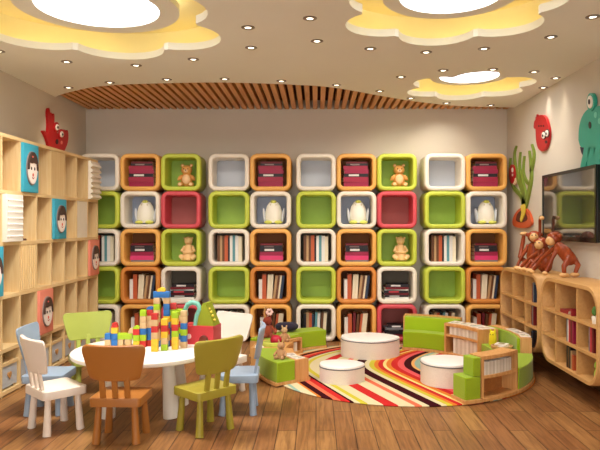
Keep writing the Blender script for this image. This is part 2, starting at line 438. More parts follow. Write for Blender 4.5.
for r in range(5):
    for c in range(10):
        cell = (CUBES[(r, c)], (r, c)); code = cell[0][2]
        g = 'books in the %s cube shelves' % ROWN[r]
        if code == 'Om':
            pile(cell, [(MAG, .062, .315, .24, -.02, None, 0), (CRIM, .062, .32, .24, .03, None, 0), (BLK, .042, .31, .22, 0, '#D8D4D0', -.005), (MAG, .05, .315, .24, .03, None, .005), (CRIM, .05, .31, .23, -.02, None, -.01), (BLK, .028, .28, .22, .02, '#8E7A78', -.01), (DRED, .022, .27, .22, 0, None, -.015)], .157, g)
        elif code == 'Op':
            pile(cell, [(GRY, .02, .29, .22, 0, None, 0), (PINK, .055, .30, .23, .03, None, .0), (MAG, .05, .30, .23, -.02, None, 0), (BLK, .046, .29, .22, .02, '#D8D4D0', -.005), (BLK, .034, .29, .22, -.03, '#6E5C5C', -.01), (DRED, .024, .28, .22, 0, None, -.01)], .157, g)
        elif code == 'Wl':
            pile(cell, [(WHT, .024, .305, .24, 0, None, 0), (BLK, .026, .305, .24, .04, '#B8B4B0', -.005), (DRED, .026, .31, .23, -.05, None, .0), (BLK, .03, .31, .24, .06, '#C83848', -.01), (WHT, .016, .31, .23, -.06, None, 0), (DRED, .026, .3, .23, .06, None, .0), (BLK, .036, .29, .22, -.05, '#D8D4D0', .005)], .157, g)
        elif code == 'Rl':
            pile(cell, [(DRED, .03, .31, .24, 0, None, 0), (BLK, .03, .31, .24, .05, None, -.005), (BLK, .026, .31, .24, -.05, '#5E5A58', -.01), (GRY, .022, .29, .22, .06, None, -.01), (BLK, .034, .27, .2, -.03, '#E8E4E0', 0)], .157, g)
        elif code == 'Ws' and r == 2:
            row(cell, [(BRN, .034, .335, 0), (TAN, .026, .33, 0), (BRN, .03, .33, 0), (ORG, .042, .335, 0), (BLK, .022, .30, 0), (WHT, .034, .33, 0), (TEAL, .032, .335, 0), (WHT, .04, .33, 0), (CRM, .042, .32, 0)], -.158, g)
        elif code == 'Ds':
            row(cell, [(WHT, .042, .25, 0), (ORG, .052, .315, 0), (CRM, .034, .31, 3), (CRM, .034, .31, 3), (TAN, .03, .30, 7), (BRN, .028, .30, 7), (CRM, .022, .30, 7), (NAVY, .034, .30, 7)], -.155, g)
        elif code == 'Os':
            row(cell, [(WHT, .044, .24, 0), (ORG, .05, .29, 0), (DRED, .036, .30, 2), (BRN, .03, .28, 4), (ORG, .03, .285, 6), (CRM, .06, .29, 6)], -.15 + .012*((c*7) % 3), g)
        elif code == 'Ws' and r == 4:
            row(cell, [(BLK, .03, .29, 0), (TAN, .036, .31, 0), (ORG, .034, .3, 0), (NAVY, .026, .28, 0), (TEAL, .03, .31, 2), (WHT, .034, .3, 2), (BRN, .03, .31, 4), (CRM, .04, .30, 4)], -.157, g)

# small toys in the cubes
BEAR, BELLY = paint('#D99A52', .75, .12, 60), paint('#F0C79A', .75, .08, 60)
def toy_bear():
    m = MB()
    m.ell((0, 0, .075), (.062, .052, .075)); m.ell((0, -.035, .078), (.042, .025, .05), 1); m.ell((0, -.008, .175), (.058, .05, .05)); m.ell((0, -.052, .163), (.022, .016, .018), 1)
    for s in (-1, 1):
        m.ell((s*.045, 0, .222), (.019, .012, .019)); m.ell((s*.045, -.01, .222), (.011, .006, .011), 1)
        m.ell((s*.065, -.02, .095), (.02, .022, .038), M=RY(s*-.7)); m.ell((s*.055, -.05, .024), (.03, .04, .024)); m.ell((s*.055, -.087, .024), (.018, .006, .016), 1)
        m.ell((s*.022, -.056, .185), (.006, .005, .006), 2)
    m.ell((0, -.068, .17), (.008, .006, .006), 2)
    return m.build('toy_bear', [BEAR, BELLY, BLACK])
def toy_penguin(p):
    b = MB(); b.lathe([(.001, .012), (.075, .012), (.088, .06), (.084, .12), (.07, .175), (.046, .215), (.02, .232), (.001, .235)], n=20)
    b.build('body', paint('#F2EEE0', .5, .03), p)
    for s in (-1, 1):
        o = MB().ell((s*.05, -.06, .018), (.042, .052, .018)).build('foot', paint('#DCE06A', .5), p); o['label'] = 'pale yellow foot'
    for s in (-1, 1):
        MB().ell((s*.094, 0, .085), (.014, .04, .075), M=RY(s*.12)).build('wing', paint('#DDE2EC', .5), p)
    k = MB(); k.ell((0, -.03, .222), (.03, .03, .018)); k.build('beak', paint('#DCE06A', .5), p)
    for s in (-1, 1): MB().ell((s*.028, -.058, .19), .006).build('eye', paint('#C9B890', .3), p)
def figurine():
    m = MB(); m.lathe([(.001, 0), (.082, 0), (.092, .03), (.08, .075), (.058, .12), (.048, .17), (.044, .2), (.001, .2)], n=20)
    m.ell((0, -.004, .25), (.054, .05, .058)); m.ell((0, -.044, .236), (.026, .02, .02))
    for s in (-1, 1):
        m.ell((s*.05, -.01, .285), (.014, .01, .016))
        m.tube([(s*.05, 0, .18), (s*.082, -.03, .12), (s*.04, -.078, .10), (s*-.015, -.085, .105)], [.018, .02, .018, .014])
        m.tube([(s*.06, -.02, .03), (s*.085, -.06, .05), (s*.05, -.095, .015)], [.032, .03, .022])
    return m.build('figurine', paint('#F0C48C', .6, .06))
bear0 = fig0 = pen0 = None
for (r, c), (cx, z, code, cn) in sorted(CUBES.items()):
    if code == 'Lb':
        lab = 'orange toy bear with pale belly in the top row lime cube, %s' % COLN[c]
        if not bear0: bear0 = o = toy_bear()
        else: o = bear0.copy(); COL.objects.link(o)
        o.location = (cx+.045, ZC+.17, z+.001); o.scale = (1.25,)*3; tag(o, lab, 'toy bear', 'toy bears in the lime cubes')
    elif code == 'Lf':
        lab = 'peach sitting animal figurine in the third row lime cube, %s' % COLN[c]
        if not fig0: fig0 = o = figurine()
        else: o = fig0.copy(); COL.objects.link(o)
        o.location = (cx+.065, ZC+.18, z+.013); o.scale = (1.0,)*3; tag(o, lab, 'figurine', 'peach figurines in the lime cubes')
    elif code == 'Wp':
        lab = 'white toy penguin with yellow feet in the second row white cube, %s' % COLN[c]
        if not pen0:
            pen0 = thing('toy_penguin', lab, 'toy penguin', (cx+.03, ZC+.18, z+.001), 0, 'toy penguins in the white cubes'); toy_penguin(pen0); pen0.scale = (1.3,)*3
        else: dup(pen0, (cx+.03, ZC+.18, z+.001), 0, lab)

# ------------------------------------------------------------------ cubby shelf along the left wall
SX, SB = -2.70, -3.06
KY = lambda k: 5.370+.3375*k
RZB = [2.27, 1.78, 1.327, .866, .40, .03]
cs = thing('cubby_shelf', 'long light wood grid of open cubbies standing along the left wall', 'shelf', (0, 0, 0))
for k in range(-1, 8):
    e = k in (-1, 7)
    MB().box(SB, SX, KY(k)-.011, KY(k)+.011, 0, 2.27 if not e else 2.285).build('side_panel' if e else 'divider', W_SHELF, cs, 0)
for i, z in enumerate(RZB):
    for j in range(-1, 7):
        if i in (0, 5):
            continue
    MB().box(SB, SX+.002, KY(-1)+.012, KY(7)-.012, z-.016, z+.016 if i else z+.015).build('shelf_board', W_SHELFH, cs, 0)
MB().box(SB-.002, SB+.012, KY(-1), KY(7), .02, 2.27).build('back_panel', W_BACK, cs, 0)
GREYD = paint('#B9BEC2', .5, .05)
for k in range(-1, 7):
    y0, y1 = KY(k)+.014, KY(k+1)-.014
    MB().box(SB+.1, SX-.012, y0, y1, .255, .285).build('ledge', W_SHELFH, cs, 0)
    d = MB().box(SB+.1, SX-.02, y0+.012, y1-.012, .065, .253).build('drawer', GREYD, cs, 0); d['label'] = 'pale grey drawer front'
    h = MB(); yc = (y0+y1)/2; pts = []
    for q in range(20):
        t = 2*PI*q/20; pts.append((.0022*16*math.sin(t)**3, .0022*(13*math.cos(t)-5*math.cos(2*t)-2*math.cos(3*t)-math.cos(4*t))))
    h.loft([[(X, yc+a, .165+b) for a, b in pts] for X in (SX-.021, SX-.012)])
    h.build('drawer_pull', wood('#D9A76A', '#C08C50'), d)
    for yy in (y0+.05, y1-.05):
        MB().box(SX-.09, SX-.04, yy-.012, yy+.012, .046, .066).build('runner', BLACK, d, 0)
def cell(k, r): return KY(k)+.0125, KY(k+1)-.0125, RZB[r]+.0165, RZB[r-1]-.0165
def door(k, r, mat, ribs=0):
    y0, y1, z0, z1 = cell(k, r)
    m = MB().box(SX-.022, SX-.004, y0, y1, z0, z1)
    for i in range(ribs):
        yy = y0+(y1-y0)*(i+.5)/ribs; m.box(SX-.004, SX+.002, yy-.01, yy+.01, z0+.01, z1-.01)
    return m.build('door', mat, cs, 0)
door(3, 1, W_SHELF); door(1, 3, W_SHELF, 7); door(5, 2, paint('#E4D9C6', .5))['label'] = 'whitish door'
HAIR = paint('#4A352C', .6); SKIN = paint('#F3E4D8', .6, .02)
def face_box(k, r, col, cname, label):
    y0, y1, z0, z1 = cell(k, r)
    t = thing('storage_box', label, 'storage box', (SX, (y0+y1)/2, z0), 0, 'storage boxes with round faces')
    hw = (y1-y0)/2-.003; hh = z1-z0-.003
    MB().box(-.30, .025, -hw, hw, .0005, hh, bev=.006).build('box', paint(col, .5, .06), t)
    C = .5*hh+.0
    def oval(a, b, x0, x1, n=28, cut=None, cz=C):
        pts = [(a*math.cos(2*PI*i/n), b*math.sin(2*PI*i/n)) for i in range(n)]
        return [[(x, -p, cz+q) for p, q in pts] for x in (x0, x1)]
    a, b = hw*.64, hh*.325
    rim = MB().loft(oval(a*1.12, b*1.08, .024, .034)).build('rim', paint('#8E7F78', .6), t)
    f = MB().loft(oval(a, b, .026, .040)).build('face', SKIN, t)
    h = MB(); n = 20; pts = []
    for i in range(n+1):
        q = -.12+ (PI+.24)*i/n; pts.append((a*1.03*math.cos(q), b*1.03*math.sin(q)))
    inner = [(-a*.80, -.10*b), (-a*.74, b*.30), (-a*.2, b*.36), (a*.3, b*.30), (a*.76, b*.34), (a*.80, -.10*b)]
    poly = pts+inner
    h.loft([[(x, -p, C+q) for p, q in poly] for x in (.034, .048)]); h.build('hair', HAIR, f)
    for s in (-1, 1): MB().ell((.040, s*a*.33, C-.02*b), (.006, a*.1, b*.11)).build('eye', BLACK, f)
    MB().ell((.040, 0, C-.42*b), (.006, a*.14, b*.12)).build('nose', paint('#D6604A', .5), f)
    m = MB(); m.tube([(.042, -a*.2, C-.58*b), (.042, 0, C-.68*b), (.042, a*.2, C-.58*b)], .003, 6); m.build('mouth', paint('#B0493C', .5), f)
    if cname: MB().ell((.049, -a*.25, C+.72*b), (.006, a*.16, b*.06)).build('hair_clip', paint('#E0655A', .5), f)
face_box(1, 1, '#3AA4BC', 1, 'blue storage box with a smiling face, top row of the left cubby shelf')
face_box(3, 2, '#3AA4BC', 0, 'blue storage box with a smiling face, second row of the left cubby shelf')
face_box(-1, 3, '#3AA4BC', 0, 'blue storage box with a face, third row, cut by the left photo edge')
face_box(6, 3, '#E58870', 0, 'salmon pink storage box with a face, third row, far end of left shelf')
face_box(2, 4, '#E58870', 1, 'salmon pink storage box with a face, fourth row, above the blue chair')
y0, y1, z0, z1 = cell(0, 2)
t = thing('storage_box', 'white storage box with a studded front in the left cubby shelf', 'storage box', (SX, (y0+y1)/2, z0), 0, 'white textured storage boxes')
hw = (y1-y0)/2-.003; hh = z1-z0-.003
m = MB().box(-.3, .035, -hw, hw, .0005, hh, bev=.006)
for i in range(7):
    for j in range(7):
        m.ell((.036, -hw*.82+hw*1.64*j/6, .05+(hh-.1)*i/6), (.013, .010, .010), u=8, v=6)
m.build('box', OFFWHITE, t)
y0, y1, z0, z1 = cell(6, 1)
t = thing('storage_box', 'white storage box with ridged front, far top corner of left cubby shelf', 'storage box', (SX, (y0+y1)/2, z0), 0, 'white textured storage boxes')
hw = (y1-y0)/2-.003; hh = z1-z0-.003
MB().box(-.3, .03, -hw, hw, .0005, hh).build('box', WHITE, t)
m = MB()
for i in range(7):
    zb = .01+(hh-.02)*i/7; hgt = (hh-.02)/7*.82
    m.loft([[(.028, yy, zb), (.055, yy, zb+hgt*.2), (.05, yy, zb+hgt*.5), (.028, yy, zb+hgt)] for yy in (-hw, hw)])
m.build('ridges', WHITE, t, 0)
# odds and ends inside
def shelf_book(k, r, dy, col, nm, th, h, label):
    y0, y1, z0, z1 = cell(k, r)
    M = T(SX-.06, y0+dy, z0+.001) @ RZ(PI/2)
    return book(col, nm, th, .2, h, M, label, 'loose books in the left cubby shelf')
shelf_book(0, 3, .006, '#3A2C22', 'dark brown', .02, .33, 'dark brown book standing in third row cubby of the left shelf')
shelf_book(2, 3, .004, '#6B4A2E', 'brown', .016, .16, 'small brown book beside the ribbed door of the left shelf')
for i, (cl, th, h) in enumerate(((WHT, .018, .25), (DRED, .014, .23), (('#2E7A3C', 'green'), .018, .2), (BLK, .014, .22))):
    shelf_book(0, 4, .01+.021*i, cl[0], cl[1], th, h, '%s book in fourth row cubby at left photo edge, left shelf' % cl[1])
for i, (cl, th, h) in enumerate(((BLK, .03, .27), (WHT, .012, .28), (BRN, .02, .2))):
    shelf_book(1, 4, .012+.034*i, cl[0], cl[1], th, h, '%s book left of the pink face box in the left shelf' % cl[1])
y0, y1, z0, z1 = cell(1, 2)
tag(MB().box(SX-.2, SX-.05, y0+.03, y0+.22, z0+.0005, z0+.02, bev=.004).build('pencil_case', paint('#4A1F1A', .5)), 'thin dark red pencil case lying in second row cubby beside studded box', 'pencil case').location.z = .1
bpy.data.objects['pencil_case'].location.z = 0
y0, y1, z0, z1 = cell(0, 1)
m = MB(); m.ell((SX-.1, y0+.06, z0+.045), (.045, .045, .045)); m.ell((SX-.1, y0+.06, z0+.095), (.03, .03, .028)); m.ell((SX-.065, y0+.06, z0+.095), (.014, .016, .008), 1)
tag(m.build('toy_duck', [paint('#E8B038', .5), paint('#D97828', .5)]), 'small yellow toy duck in top row cubby of the left shelf', 'toy duck')

# ------------------------------------------------------------------ rounded wall cabinets on the right
def cabinet(y0, y1, ys, label):
    FX, BXX = 2.185, XR-.002; zb, zt = .20, 1.0
    t = thing('wall_cabinet', label, 'cabinet', (FX, (y0+y1)/2, zb), 0, 'rounded wooden wall cabinets')
    w, h = y1-y0, zt-zb; c = (y0+y1)/2
    lo = rrect(w, h, .2, 8, 0, h/2); li = rrect(w-.075, h-.075, .165, 8, 0, h/2)
    D = BXX-FX
    m = MB(); m.loft([[(x, a, b) for a, b in L] for L, x in ((lo, D), (lo, .006), (rrect(w-.008, h-.008, .197, 8, 0, h/2), 0), (rrect(w-.068, h-.068, .168, 8, 0, h/2), 0), (li, .005), (li, D))], 0, False, False)
    m.build('carcass', W_CAB, t, 40)
    m = MB(); m.loft([[(x, a, b) for a, b in rrect(w-.07, h-.07, .165, 8, 0, h/2)] for x in (D-.02, D-.004)]); m.build('back_panel', W_CABB, t)
    for z in (.69, .455):
        MB().box(.004, D-.02, -w/2+.037, w/2-.037, z-zb-.012, z-zb+.012).build('shelf_board', W_CAB, t, 0)
    for y in ys:
        for (a, b) in ((.038, .455-zb-.013), (.455-zb+.013, .69-zb-.013), (.69-zb+.013, h-.038)):
            MB().box(.006, D-.02, y-c-.011, y-c+.011, a, b).build('divider', W_CAB, t, 0)
    return t
cabinet(6.145, 7.42, (6.556, 6.98), 'rounded wooden wall cabinet with nine niches, nearer the back wall')
cabinet(4.84, 6.075, (5.25, 5.72), 'rounded wooden wall cabinet with nine niches, cut by the right photo edge')
def cab_book(Y, z, cl, th, h, label, x=2.212):
    book(cl[0], cl[1], th, .2, h, T(x, Y, z+.0015) @ RZ(-PI/2), label, 'books in the right wall cabinets')
Z0, Z1, Z2 = .2385, .4675, .7025
nn = {'top': Z2, 'middle': Z1, 'bottom': Z0}
def cab_run(side, rowname, Y, items):
    for i, (cl, th, h) in enumerate(items):
        cab_book(Y, nn[rowname], cl, th, h, '%s book, %s in the %s row group, %s' % (cl[1], ORD[i+1], rowname, side)); Y -= th+.002
far = 'right wall cabinet nearer back wall'; near = 'right wall cabinet at photo edge'
cab_run(far, 'top', 6.40, [(DRED, .02, .19), (GRY, .02, .2), (NAVY, .018, .18)])
cab_run(far, 'middle', 6.42, [(DRED, .022, .19), (GRY, .02, .2), (DRED, .03, .19)])
cab_run(far, 'bottom', 6.43, [(BLK, .026, .16), (NAVY, .024, .17), (BLK, .03, .16)])
cab_run(near, 'middle', 5.52, [(GRY, .022, .2), (WHT, .02, .19), (('#B42838', 'red'), .034, .2), (DRED, .036, .2), (MAG, .03, .19)])
cab_run(near, 'bottom', 5.52, [(BLK, .028, .19), (BRN, .024, .18), (BLK, .03, .19), (TAN, .024, .16), (ORG, .03, .13)])
for i, (cl, th) in enumerate(((BLK, .02), (('#B42838', 'red'), .02))):
    pass
Y = 5.07
for i, (cl, th, h) in enumerate([(GRY, .02, .2), (('#B42838', 'red'), .034, .2), (DRED, .03, .19)]):
    cab_book(Y, Z1, cl, th, h, '%s book, %s in the middle row, nearest niche of right cabinet' % (cl[1], ORD[i+1])); Y -= th+.002
book('#8E1A28', 'red', .03, .2, .17, T(2.22, 5.68, Z2+.001+.03) @ RZ(-PI/2) @ RY(PI/2) @ T(0, 0, 0), 'red book lying flat in top middle niche of the near right cabinet', 'books in the right wall cabinets')
cab_book(5.43, Z2, ('#8E1A28', 'red'), .03, .06, 'short red book standing in top middle niche of the near right cabinet')
m = MB(); m.lathe([(.001, 0), (.028, 0), (.034, .05), (.03, .06), (.001, .06)])
t = thing('potted_plant', 'small green plant in white pot, top niche of the near right cabinet', 'plant', (2.24, 5.0, Z2+.0005))
m.build('pot', WHITE, t)
m = MB()
for i in range(9):
    a = i*2.4; m.ell((.02*math.cos(a), .02*math.sin(a), .09+.008*(i % 4)), (.012, .02, .03), M=RZ(a) @ RX(.6), u=8, v=6)
m.build('leaves', paint('#4E7A34', .6, .2, 30), t)
m = MB(); m.ell((2.26, 4.97, Z0+.062), (.045, .055, .06)); m.ell((2.255, 4.97, Z0+.135), (.04, .045, .04))
for s in (-1, 1): m.ell((2.26, 4.97+s*.035, Z0+.175), (.01, .014, .02))
tag(m.build('plush_toy', fabric('#9DB832')), 'lime green plush toy, bottom niche of the near right cabinet', 'plush toy')
m = MB(); m.lathe([(.001, 0), (.022, 0), (.026, .04), (.012, .07), (.014, .09), (.001, .1)])
o = m.build('wooden_skittle', wood('#E0B070', '#CF9A58')); o.location = (2.25, 5.79, Z1+.0005); tag(o, 'small wooden skittle standing in the near right cabinet', 'skittle')
o = o.copy(); COL.objects.link(o); o.location = (2.25, 6.62, Z2+.0005); tag(o, 'small wooden skittle, top middle niche of the far right cabinet', 'skittle')
cab_book(6.6, Z1, WHT, .03, .2, 'white book standing in middle niche of the far right cabinet')

# ------------------------------------------------------------------ television
tv = thing('flat_screen_tv', 'flat black television hanging on the right wall above the cabinets', 'television', (XR, 6.2, 1.68))
MB().box(-.066, -.034, -.66, .66, -.35, .35, bev=.006).build('casing', paint('#15120F', .3), tv)
b = MB(); hw, hh = .66, .35
for (a0, a1, c0, c1) in ((-hw, hw, hh-.03, hh), (-hw, hw, -hh, -hh+.045), (-hw, -hw+.03, -hh+.045, hh-.03), (hw-.03, hw, -hh+.045, hh-.03)):
    b.box(-.074, -.064, a0, a1, c0, c1)
b.build('bezel', paint('#0F0D0C', .25), tv, 0)
MB().box(-.068, -.0655, -hw+.03, hw-.03, -hh+.045, hh-.03).build('screen', paint('#7A736A', .05, .02, 9, .8, 0, .75), tv, 0)
MB().box(-.036, 0, -.15, .15, -.12, .12).build('wall_bracket', BLACK, tv, 0)

# ------------------------------------------------------------------ wall cut-outs
def wall_poly(pts, X, thick, mi_name, mat, parent, x_in=0.0, name=None):
    s = 1 if X < 0 else -1
    P = [wall_pt(px, py, X) for px, py in pts]
    P = smooth_line(P+[P[0]], 3)[:-1]
    m = MB(); m.loft([[(X+s*(x_in), a, b) for a, b in P], [(X+s*(x_in+thick), a, b) for a, b in P]])
    return m.build(mi_name, mat, parent, 35)
def wall_oval(cx, cy, rx, ry, X, x_in, thick, nm, mat, parent):
    return wall_poly([(cx+rx*math.cos(2*PI*i/16), cy-ry*math.sin(2*PI*i/16)) for i in range(16)], X, thick, nm, mat, parent, x_in)
CRED = paint('#B6181C', .45, .1); EYEW = paint('#F4EEE4', .4, .02); CDARK = paint('#3A0C0C', .5)
WR, WL = XR-.001, XL+.001
cr = thing('crab_wall_decoration', 'red cut-out crab with round eyes on the left wall above the shelf', 'wall decoration')
wall_poly([(40.5, 131.5), (42, 130.5), (45, 133.5), (46, 125), (45.3, 112), (46.7, 108), (47.8, 113), (49, 112.5), (49.5, 116), (51, 113.5), (52, 116), (52, 128), (54, 132), (58, 135), (60, 137), (61.5, 133), (62, 129.5), (63.2, 132), (65, 130), (66, 134), (65.5, 142), (62, 151), (58, 158), (50, 158), (47, 150), (45.5, 143), (43.5, 137)], WL, .03, 'body', CRED, cr)
for (ex, ey) in ((53.5, 127.3), (58.3, 134.3)):
    wall_oval(ex, ey, 2.5, 5.2, WL, .028, .012, 'eye_socket', CRED, cr)
    e = wall_oval(ex, ey, 1.5, 3.0, WL, .038, .01, 'eye', EYEW, cr)
    wall_oval(ex+.2, ey, .6, 1.3, WL, .047, .006, 'pupil', BLACK, e)
wall_oval(54.3, 141.7, 1.3, 2.6, WL, .03, .004, 'mouth', CDARK, cr)
wall_oval(59, 142.5, .9, 1.8, WL, .03, .004, 'cheek', paint('#E88070', .5), cr)
fs_ = thing('fish_wall_decoration', 'red cut-out fish with glasses on the right wall left of television', 'wall decoration')
wall_poly([(538, 117), (541.5, 115.5), (545, 115), (548, 118), (550, 124), (551.5, 131), (551, 140), (549, 147), (545.5, 151), (542, 150), (539.5, 145), (538.2, 135)], WR, .03, 'body', CRED, fs_)
wall_poly([(538.5, 114), (539, 117), (539.5, 125), (538.7, 128.5), (535.5, 128), (536, 121.5), (537.7, 119)], WR, .022, 'tail_fin', CRED, fs_)
for (ex, ey) in ((547, 135.3), (550.5, 133.3)):
    wall_oval(ex, ey, 1.9, 4.2, WR, .03, .008, 'eye_ring', CDARK, fs_)
    e = wall_oval(ex, ey, 1.4, 3.2, WR, .037, .008, 'eye', EYEW, fs_)
    wall_oval(ex-.2, ey+.4, .6, 1.4, WR, .044, .005, 'pupil', BLACK, e)
wall_oval(549, 142, 1.2, 1.6, WR, .03, .004, 'mouth', CDARK, fs_)
for q in range(3): wall_oval(541.5+2.4*q, 126, .6, 1.0, WR, .03, .003, 'scale', CDARK, fs_)
pl = thing('seaweed_wall_decoration', 'green cut-out seaweed in a terracotta pot on the right wall', 'wall decoration')
SEAG = paint('#7C9236', .5, .12); TERRA = paint('#CF5A2A', .5)
def frond(path, wpx):
    P = [wall_pt(px, py, WR) for px, py in path]; P = smooth_line(P, 4)
    n = len(P); L, R = [], []
    for i, p in enumerate(P):
        a, b = P[max(i-1, 0)], P[min(i+1, n-1)]; dx, dz = b[0]-a[0], b[1]-a[1]; l = math.hypot(dx, dz) or 1
        t = i/(n-1); w = (wpx[0]*(1-t)+wpx[1]*t)
        L.append((p[0]-dz/l*w*1.6, p[1]+dx/l*w)); R.append((p[0]+dz/l*w*1.6, p[1]-dx/l*w))
    loops = [[(WR, a[0], a[1]), (WR, b[0], b[1]), (WR-.025, b[0], b[1]), (WR-.025, a[0], a[1])] for a, b in zip(L, R)]
    return loops
for path, w in ((((526, 211), (523, 197), (516, 189), (512, 180), (511, 168), (511.6, 158)), (.034, .008)),
                (((525, 205), (524, 192), (519, 178), (516, 163), (515.6, 153), (517.5, 146)), (.034, .008)),
                (((526, 205), (526, 192), (522.5, 178), (520.6, 165), (521.5, 152)), (.03, .008)),
                (((531, 184), (527.5, 181), (524.7, 174), (524.6, 165), (525.6, 156)), (.022, .008)),
                (((526, 208), (530, 192), (532.5, 178), (532, 165), (530.5, 151)), (.034, .010)),
                (((532, 172), (534.3, 163), (535.2, 153), (533, 144.5)), (.022, .008))):
    MB().loft(frond(path, w)).build('frond', SEAG, pl, 40)
wall_poly([(514.5, 222), (516, 216), (520, 210), (525, 207.5), (530, 211), (533, 218), (533.5, 224), (529, 227.5), (523, 228), (516, 226)], WR, .03, 'pot', TERRA, pl)
wall_poly([(518.5, 220), (520, 214), (524, 210.5), (528, 213), (530, 219), (526, 222), (521, 222)], WR, .005, 'pot_opening', paint('#5A1E12', .6), pl, .03)
wall_poly([(524, 206), (528, 204), (528.5, 212), (526.5, 218), (524.5, 222), (523.5, 219), (525, 213)], WR, .01, 'yellow_leaf', paint('#E3C83C', .5), pl, .035)
f2 = thing('fish_wall_decoration', 'small red cut-out fish among the green seaweed on right wall', 'wall decoration')
wall_oval(515.3, 174, 2.7, 9.5, WR, .026, .02, 'body', CRED, f2)
wall_oval(516.2, 170, .9, 2.4, WR, .045, .006, 'eye', EYEW, f2); wall_oval(516.2, 175, .5, 1.3, WR, .045, .006, 'spot', EYEW, f2)
wall_poly([(515, 183), (518, 178), (518.5, 183), (517, 185)], WR, .012, 'tail_fin', paint('#E8C8A0', .5), f2, .026)
oc = thing('octopus_wall_decoration', 'teal cut-out octopus with bulging eyes at the right photo edge', 'wall decoration')
TEALM = paint('#2FA58E', .45, .1); TEALD = paint('#1E7F70', .5)
wall_poly([(581.5, 140), (582, 128), (585, 117), (590, 110), (597, 107), (606, 106), (616, 112), (624, 124), (627, 138), (622, 150), (612, 152), (600, 148), (590, 147), (584, 147)], WR, .03, 'head', TEALM, oc)
for (ex, ey) in ((595, 102), (612, 98)):
    wall_oval(ex, ey, 3.8, 9, WR, .012, .03, 'eye_stalk', TEALM, oc)
    e = wall_oval(ex, ey, 2.5, 6.4, WR, .04, .01, 'eye', EYEW, oc); wall_oval(ex-.2, ey-.2, .9, 2.6, WR, .049, .006, 'pupil', BLACK, e)
wall_oval(593.3, 125, 1.3, 3.6, WR, .03, .004, 'nostril', BLACK, oc)
for (ex, ey) in ((599, 115), (603, 121)): wall_oval(ex, ey, 1.5, 3, WR, .03, .003, 'spot', paint('#6CCBB4', .5), oc)
wall_poly([(582, 147), (588, 147), (588, 153), (586, 156), (583.5, 153)], WR, .02, 'mouth', paint('#1A1A3C', .5), oc)
for path in (((590, 146), (588, 156), (585.5, 166), (584, 182)), ((594.5, 147), (593, 160), (592, 172), (589, 188)), ((600, 148), (599, 162), (598, 178), (599, 205)), ((607, 149), (606, 165), (606, 185), (603, 210)), ((615, 149), (616, 168), (618, 190), (622, 205))):
    MB().loft(frond(path, (.045, .03))).build('tentacle', TEALM, oc, 40)

# ------------------------------------------------------------------ wooden monkeys
MW = wood('#A24A24', '#7A2E14', 'Z', .22); MP = wood('#E8BC84', '#D6A060', 'Z', .25)
def monkey(label, loc, body, head, arms, legs, hand_r=.02):
    t = thing('wooden_monkey', label, 'toy monkey', loc, 0, 'wooden monkeys on the right cabinets'); t.scale = (1.15,)*3
    m = MB(); m.tube(body[0], body[1], 14); m.ell(body[0][0], body[1][0]*1.02); m.ell(body[0][-1], body[1][-1]*1.02); m.build('body', MW, t, 60)
    h = MB(); h.ell(head[0], (.062, .06, .058)); 
    d = Vector(head[1]).normalized(); side = d.cross(Vector((0, 0, 1))).normalized(); hc = Vector(head[0])
    for s in (-1, 1): h.ell(hc+side*s*.058+Vector((0, 0, .018)), .02)
    ho = h.build('head', MW, t, 60)
    f = MB(); f.ell(hc+d*.044-Vector((0, 0, .006)), .041); f.build('muzzle', MP, ho, 60)
    for s in (-1, 1): MB().ell(hc+d*.074+side*s*.016+Vector((0, 0, .016)), .007).build('eye', BLACK, ho, 60)
    for P in arms:
        a = MB(); a.tube(P, [.021]+[.015]*(len(P)-2)+[.012], 10); a.ell(P[0], .024); ao = a.build('arm', MW, t, 60)
        MB().ell(P[-1], (.024, .024, .018)).build('hand', MP, ao, 60)
    for P in legs:
        a = MB(); a.tube(P, [.030]+[.021]*(len(P)-2)+[.016], 10); a.ell(P[0], .032); lo = a.build('leg', MW, t, 60)
        MB().ell(Vector(P[-1])+Vector((0, 0, 0)), (.04, .03, .02)).build('foot', MP, lo, 60)
    return t
CT = 1.0
# left monkey, one arm lifted with a hooked hand, leg kicked up
monkey('rust red wooden monkey raising one hooked arm beside the television', (2.37, 6.80, CT),
       ([(0, 0, .06), (0, .01, .14), (0, .0, .22)], [.058, .066, .05]), ((.0, -.01, .315), (-.35, -.9, 0)),
       [[(.03, -.04, .24), (.04, -.05, .34), (.04, -.05, .47), (.04, -.07, .50), (.03, -.13, .49)], [(-.04, .04, .22), (-.10, .05, .12), (-.16, .02, .022)]],
       [[(-.03, .05, .05), (-.10, .10, .12), (-.06, .13, .26), (-.05, .13, .34)], [(-.02, -.04, .05), (-.10, -.06, .08), (-.17, -.07, .022)]])
monkey('rust red wooden monkey crouching in the middle between the other two', (2.36, 6.44, CT),
       ([(0, 0, .06), (0, -.01, .12), (-.01, .0, .19)], [.062, .072, .052]), ((-.03, .0, .26), (-.7, -.6, -.1)),
       [[(-.02, .05, .19), (-.10, .12, .12), (-.165, .17, .022)], [(-.03, -.05, .18), (-.10, -.03, .10), (-.155, -.01, .022)]],
       [[(-.02, .05, .05), (-.10, .08, .10), (-.15, .10, .022)], [(-.02, -.05, .05), (-.09, -.07, .08), (-.15, -.06, .022)]])
monkey('rust red wooden monkey leaning on long arms, nearest the right photo edge', (2.37, 5.98, CT),
       ([(.02, -.07, .15), (.0, -.02, .2), (-.02, .04, .24)], [.055, .055, .045]), ((-.04, .10, .315), (-.75, -.3, -.35)),
       [[(-.03, .07, .25), (-.12, .17, .14), (-.185, .22, .022)], [(-.05, .02, .22), (-.10, .03, .12), (-.14, .04, .022)]],
       [[(.0, -.10, .14), (-.05, -.13, .09), (-.04, -.11, .022)], [(.06, -.06, .14), (.07, -.12, .10), (.05, -.10, .022)]])

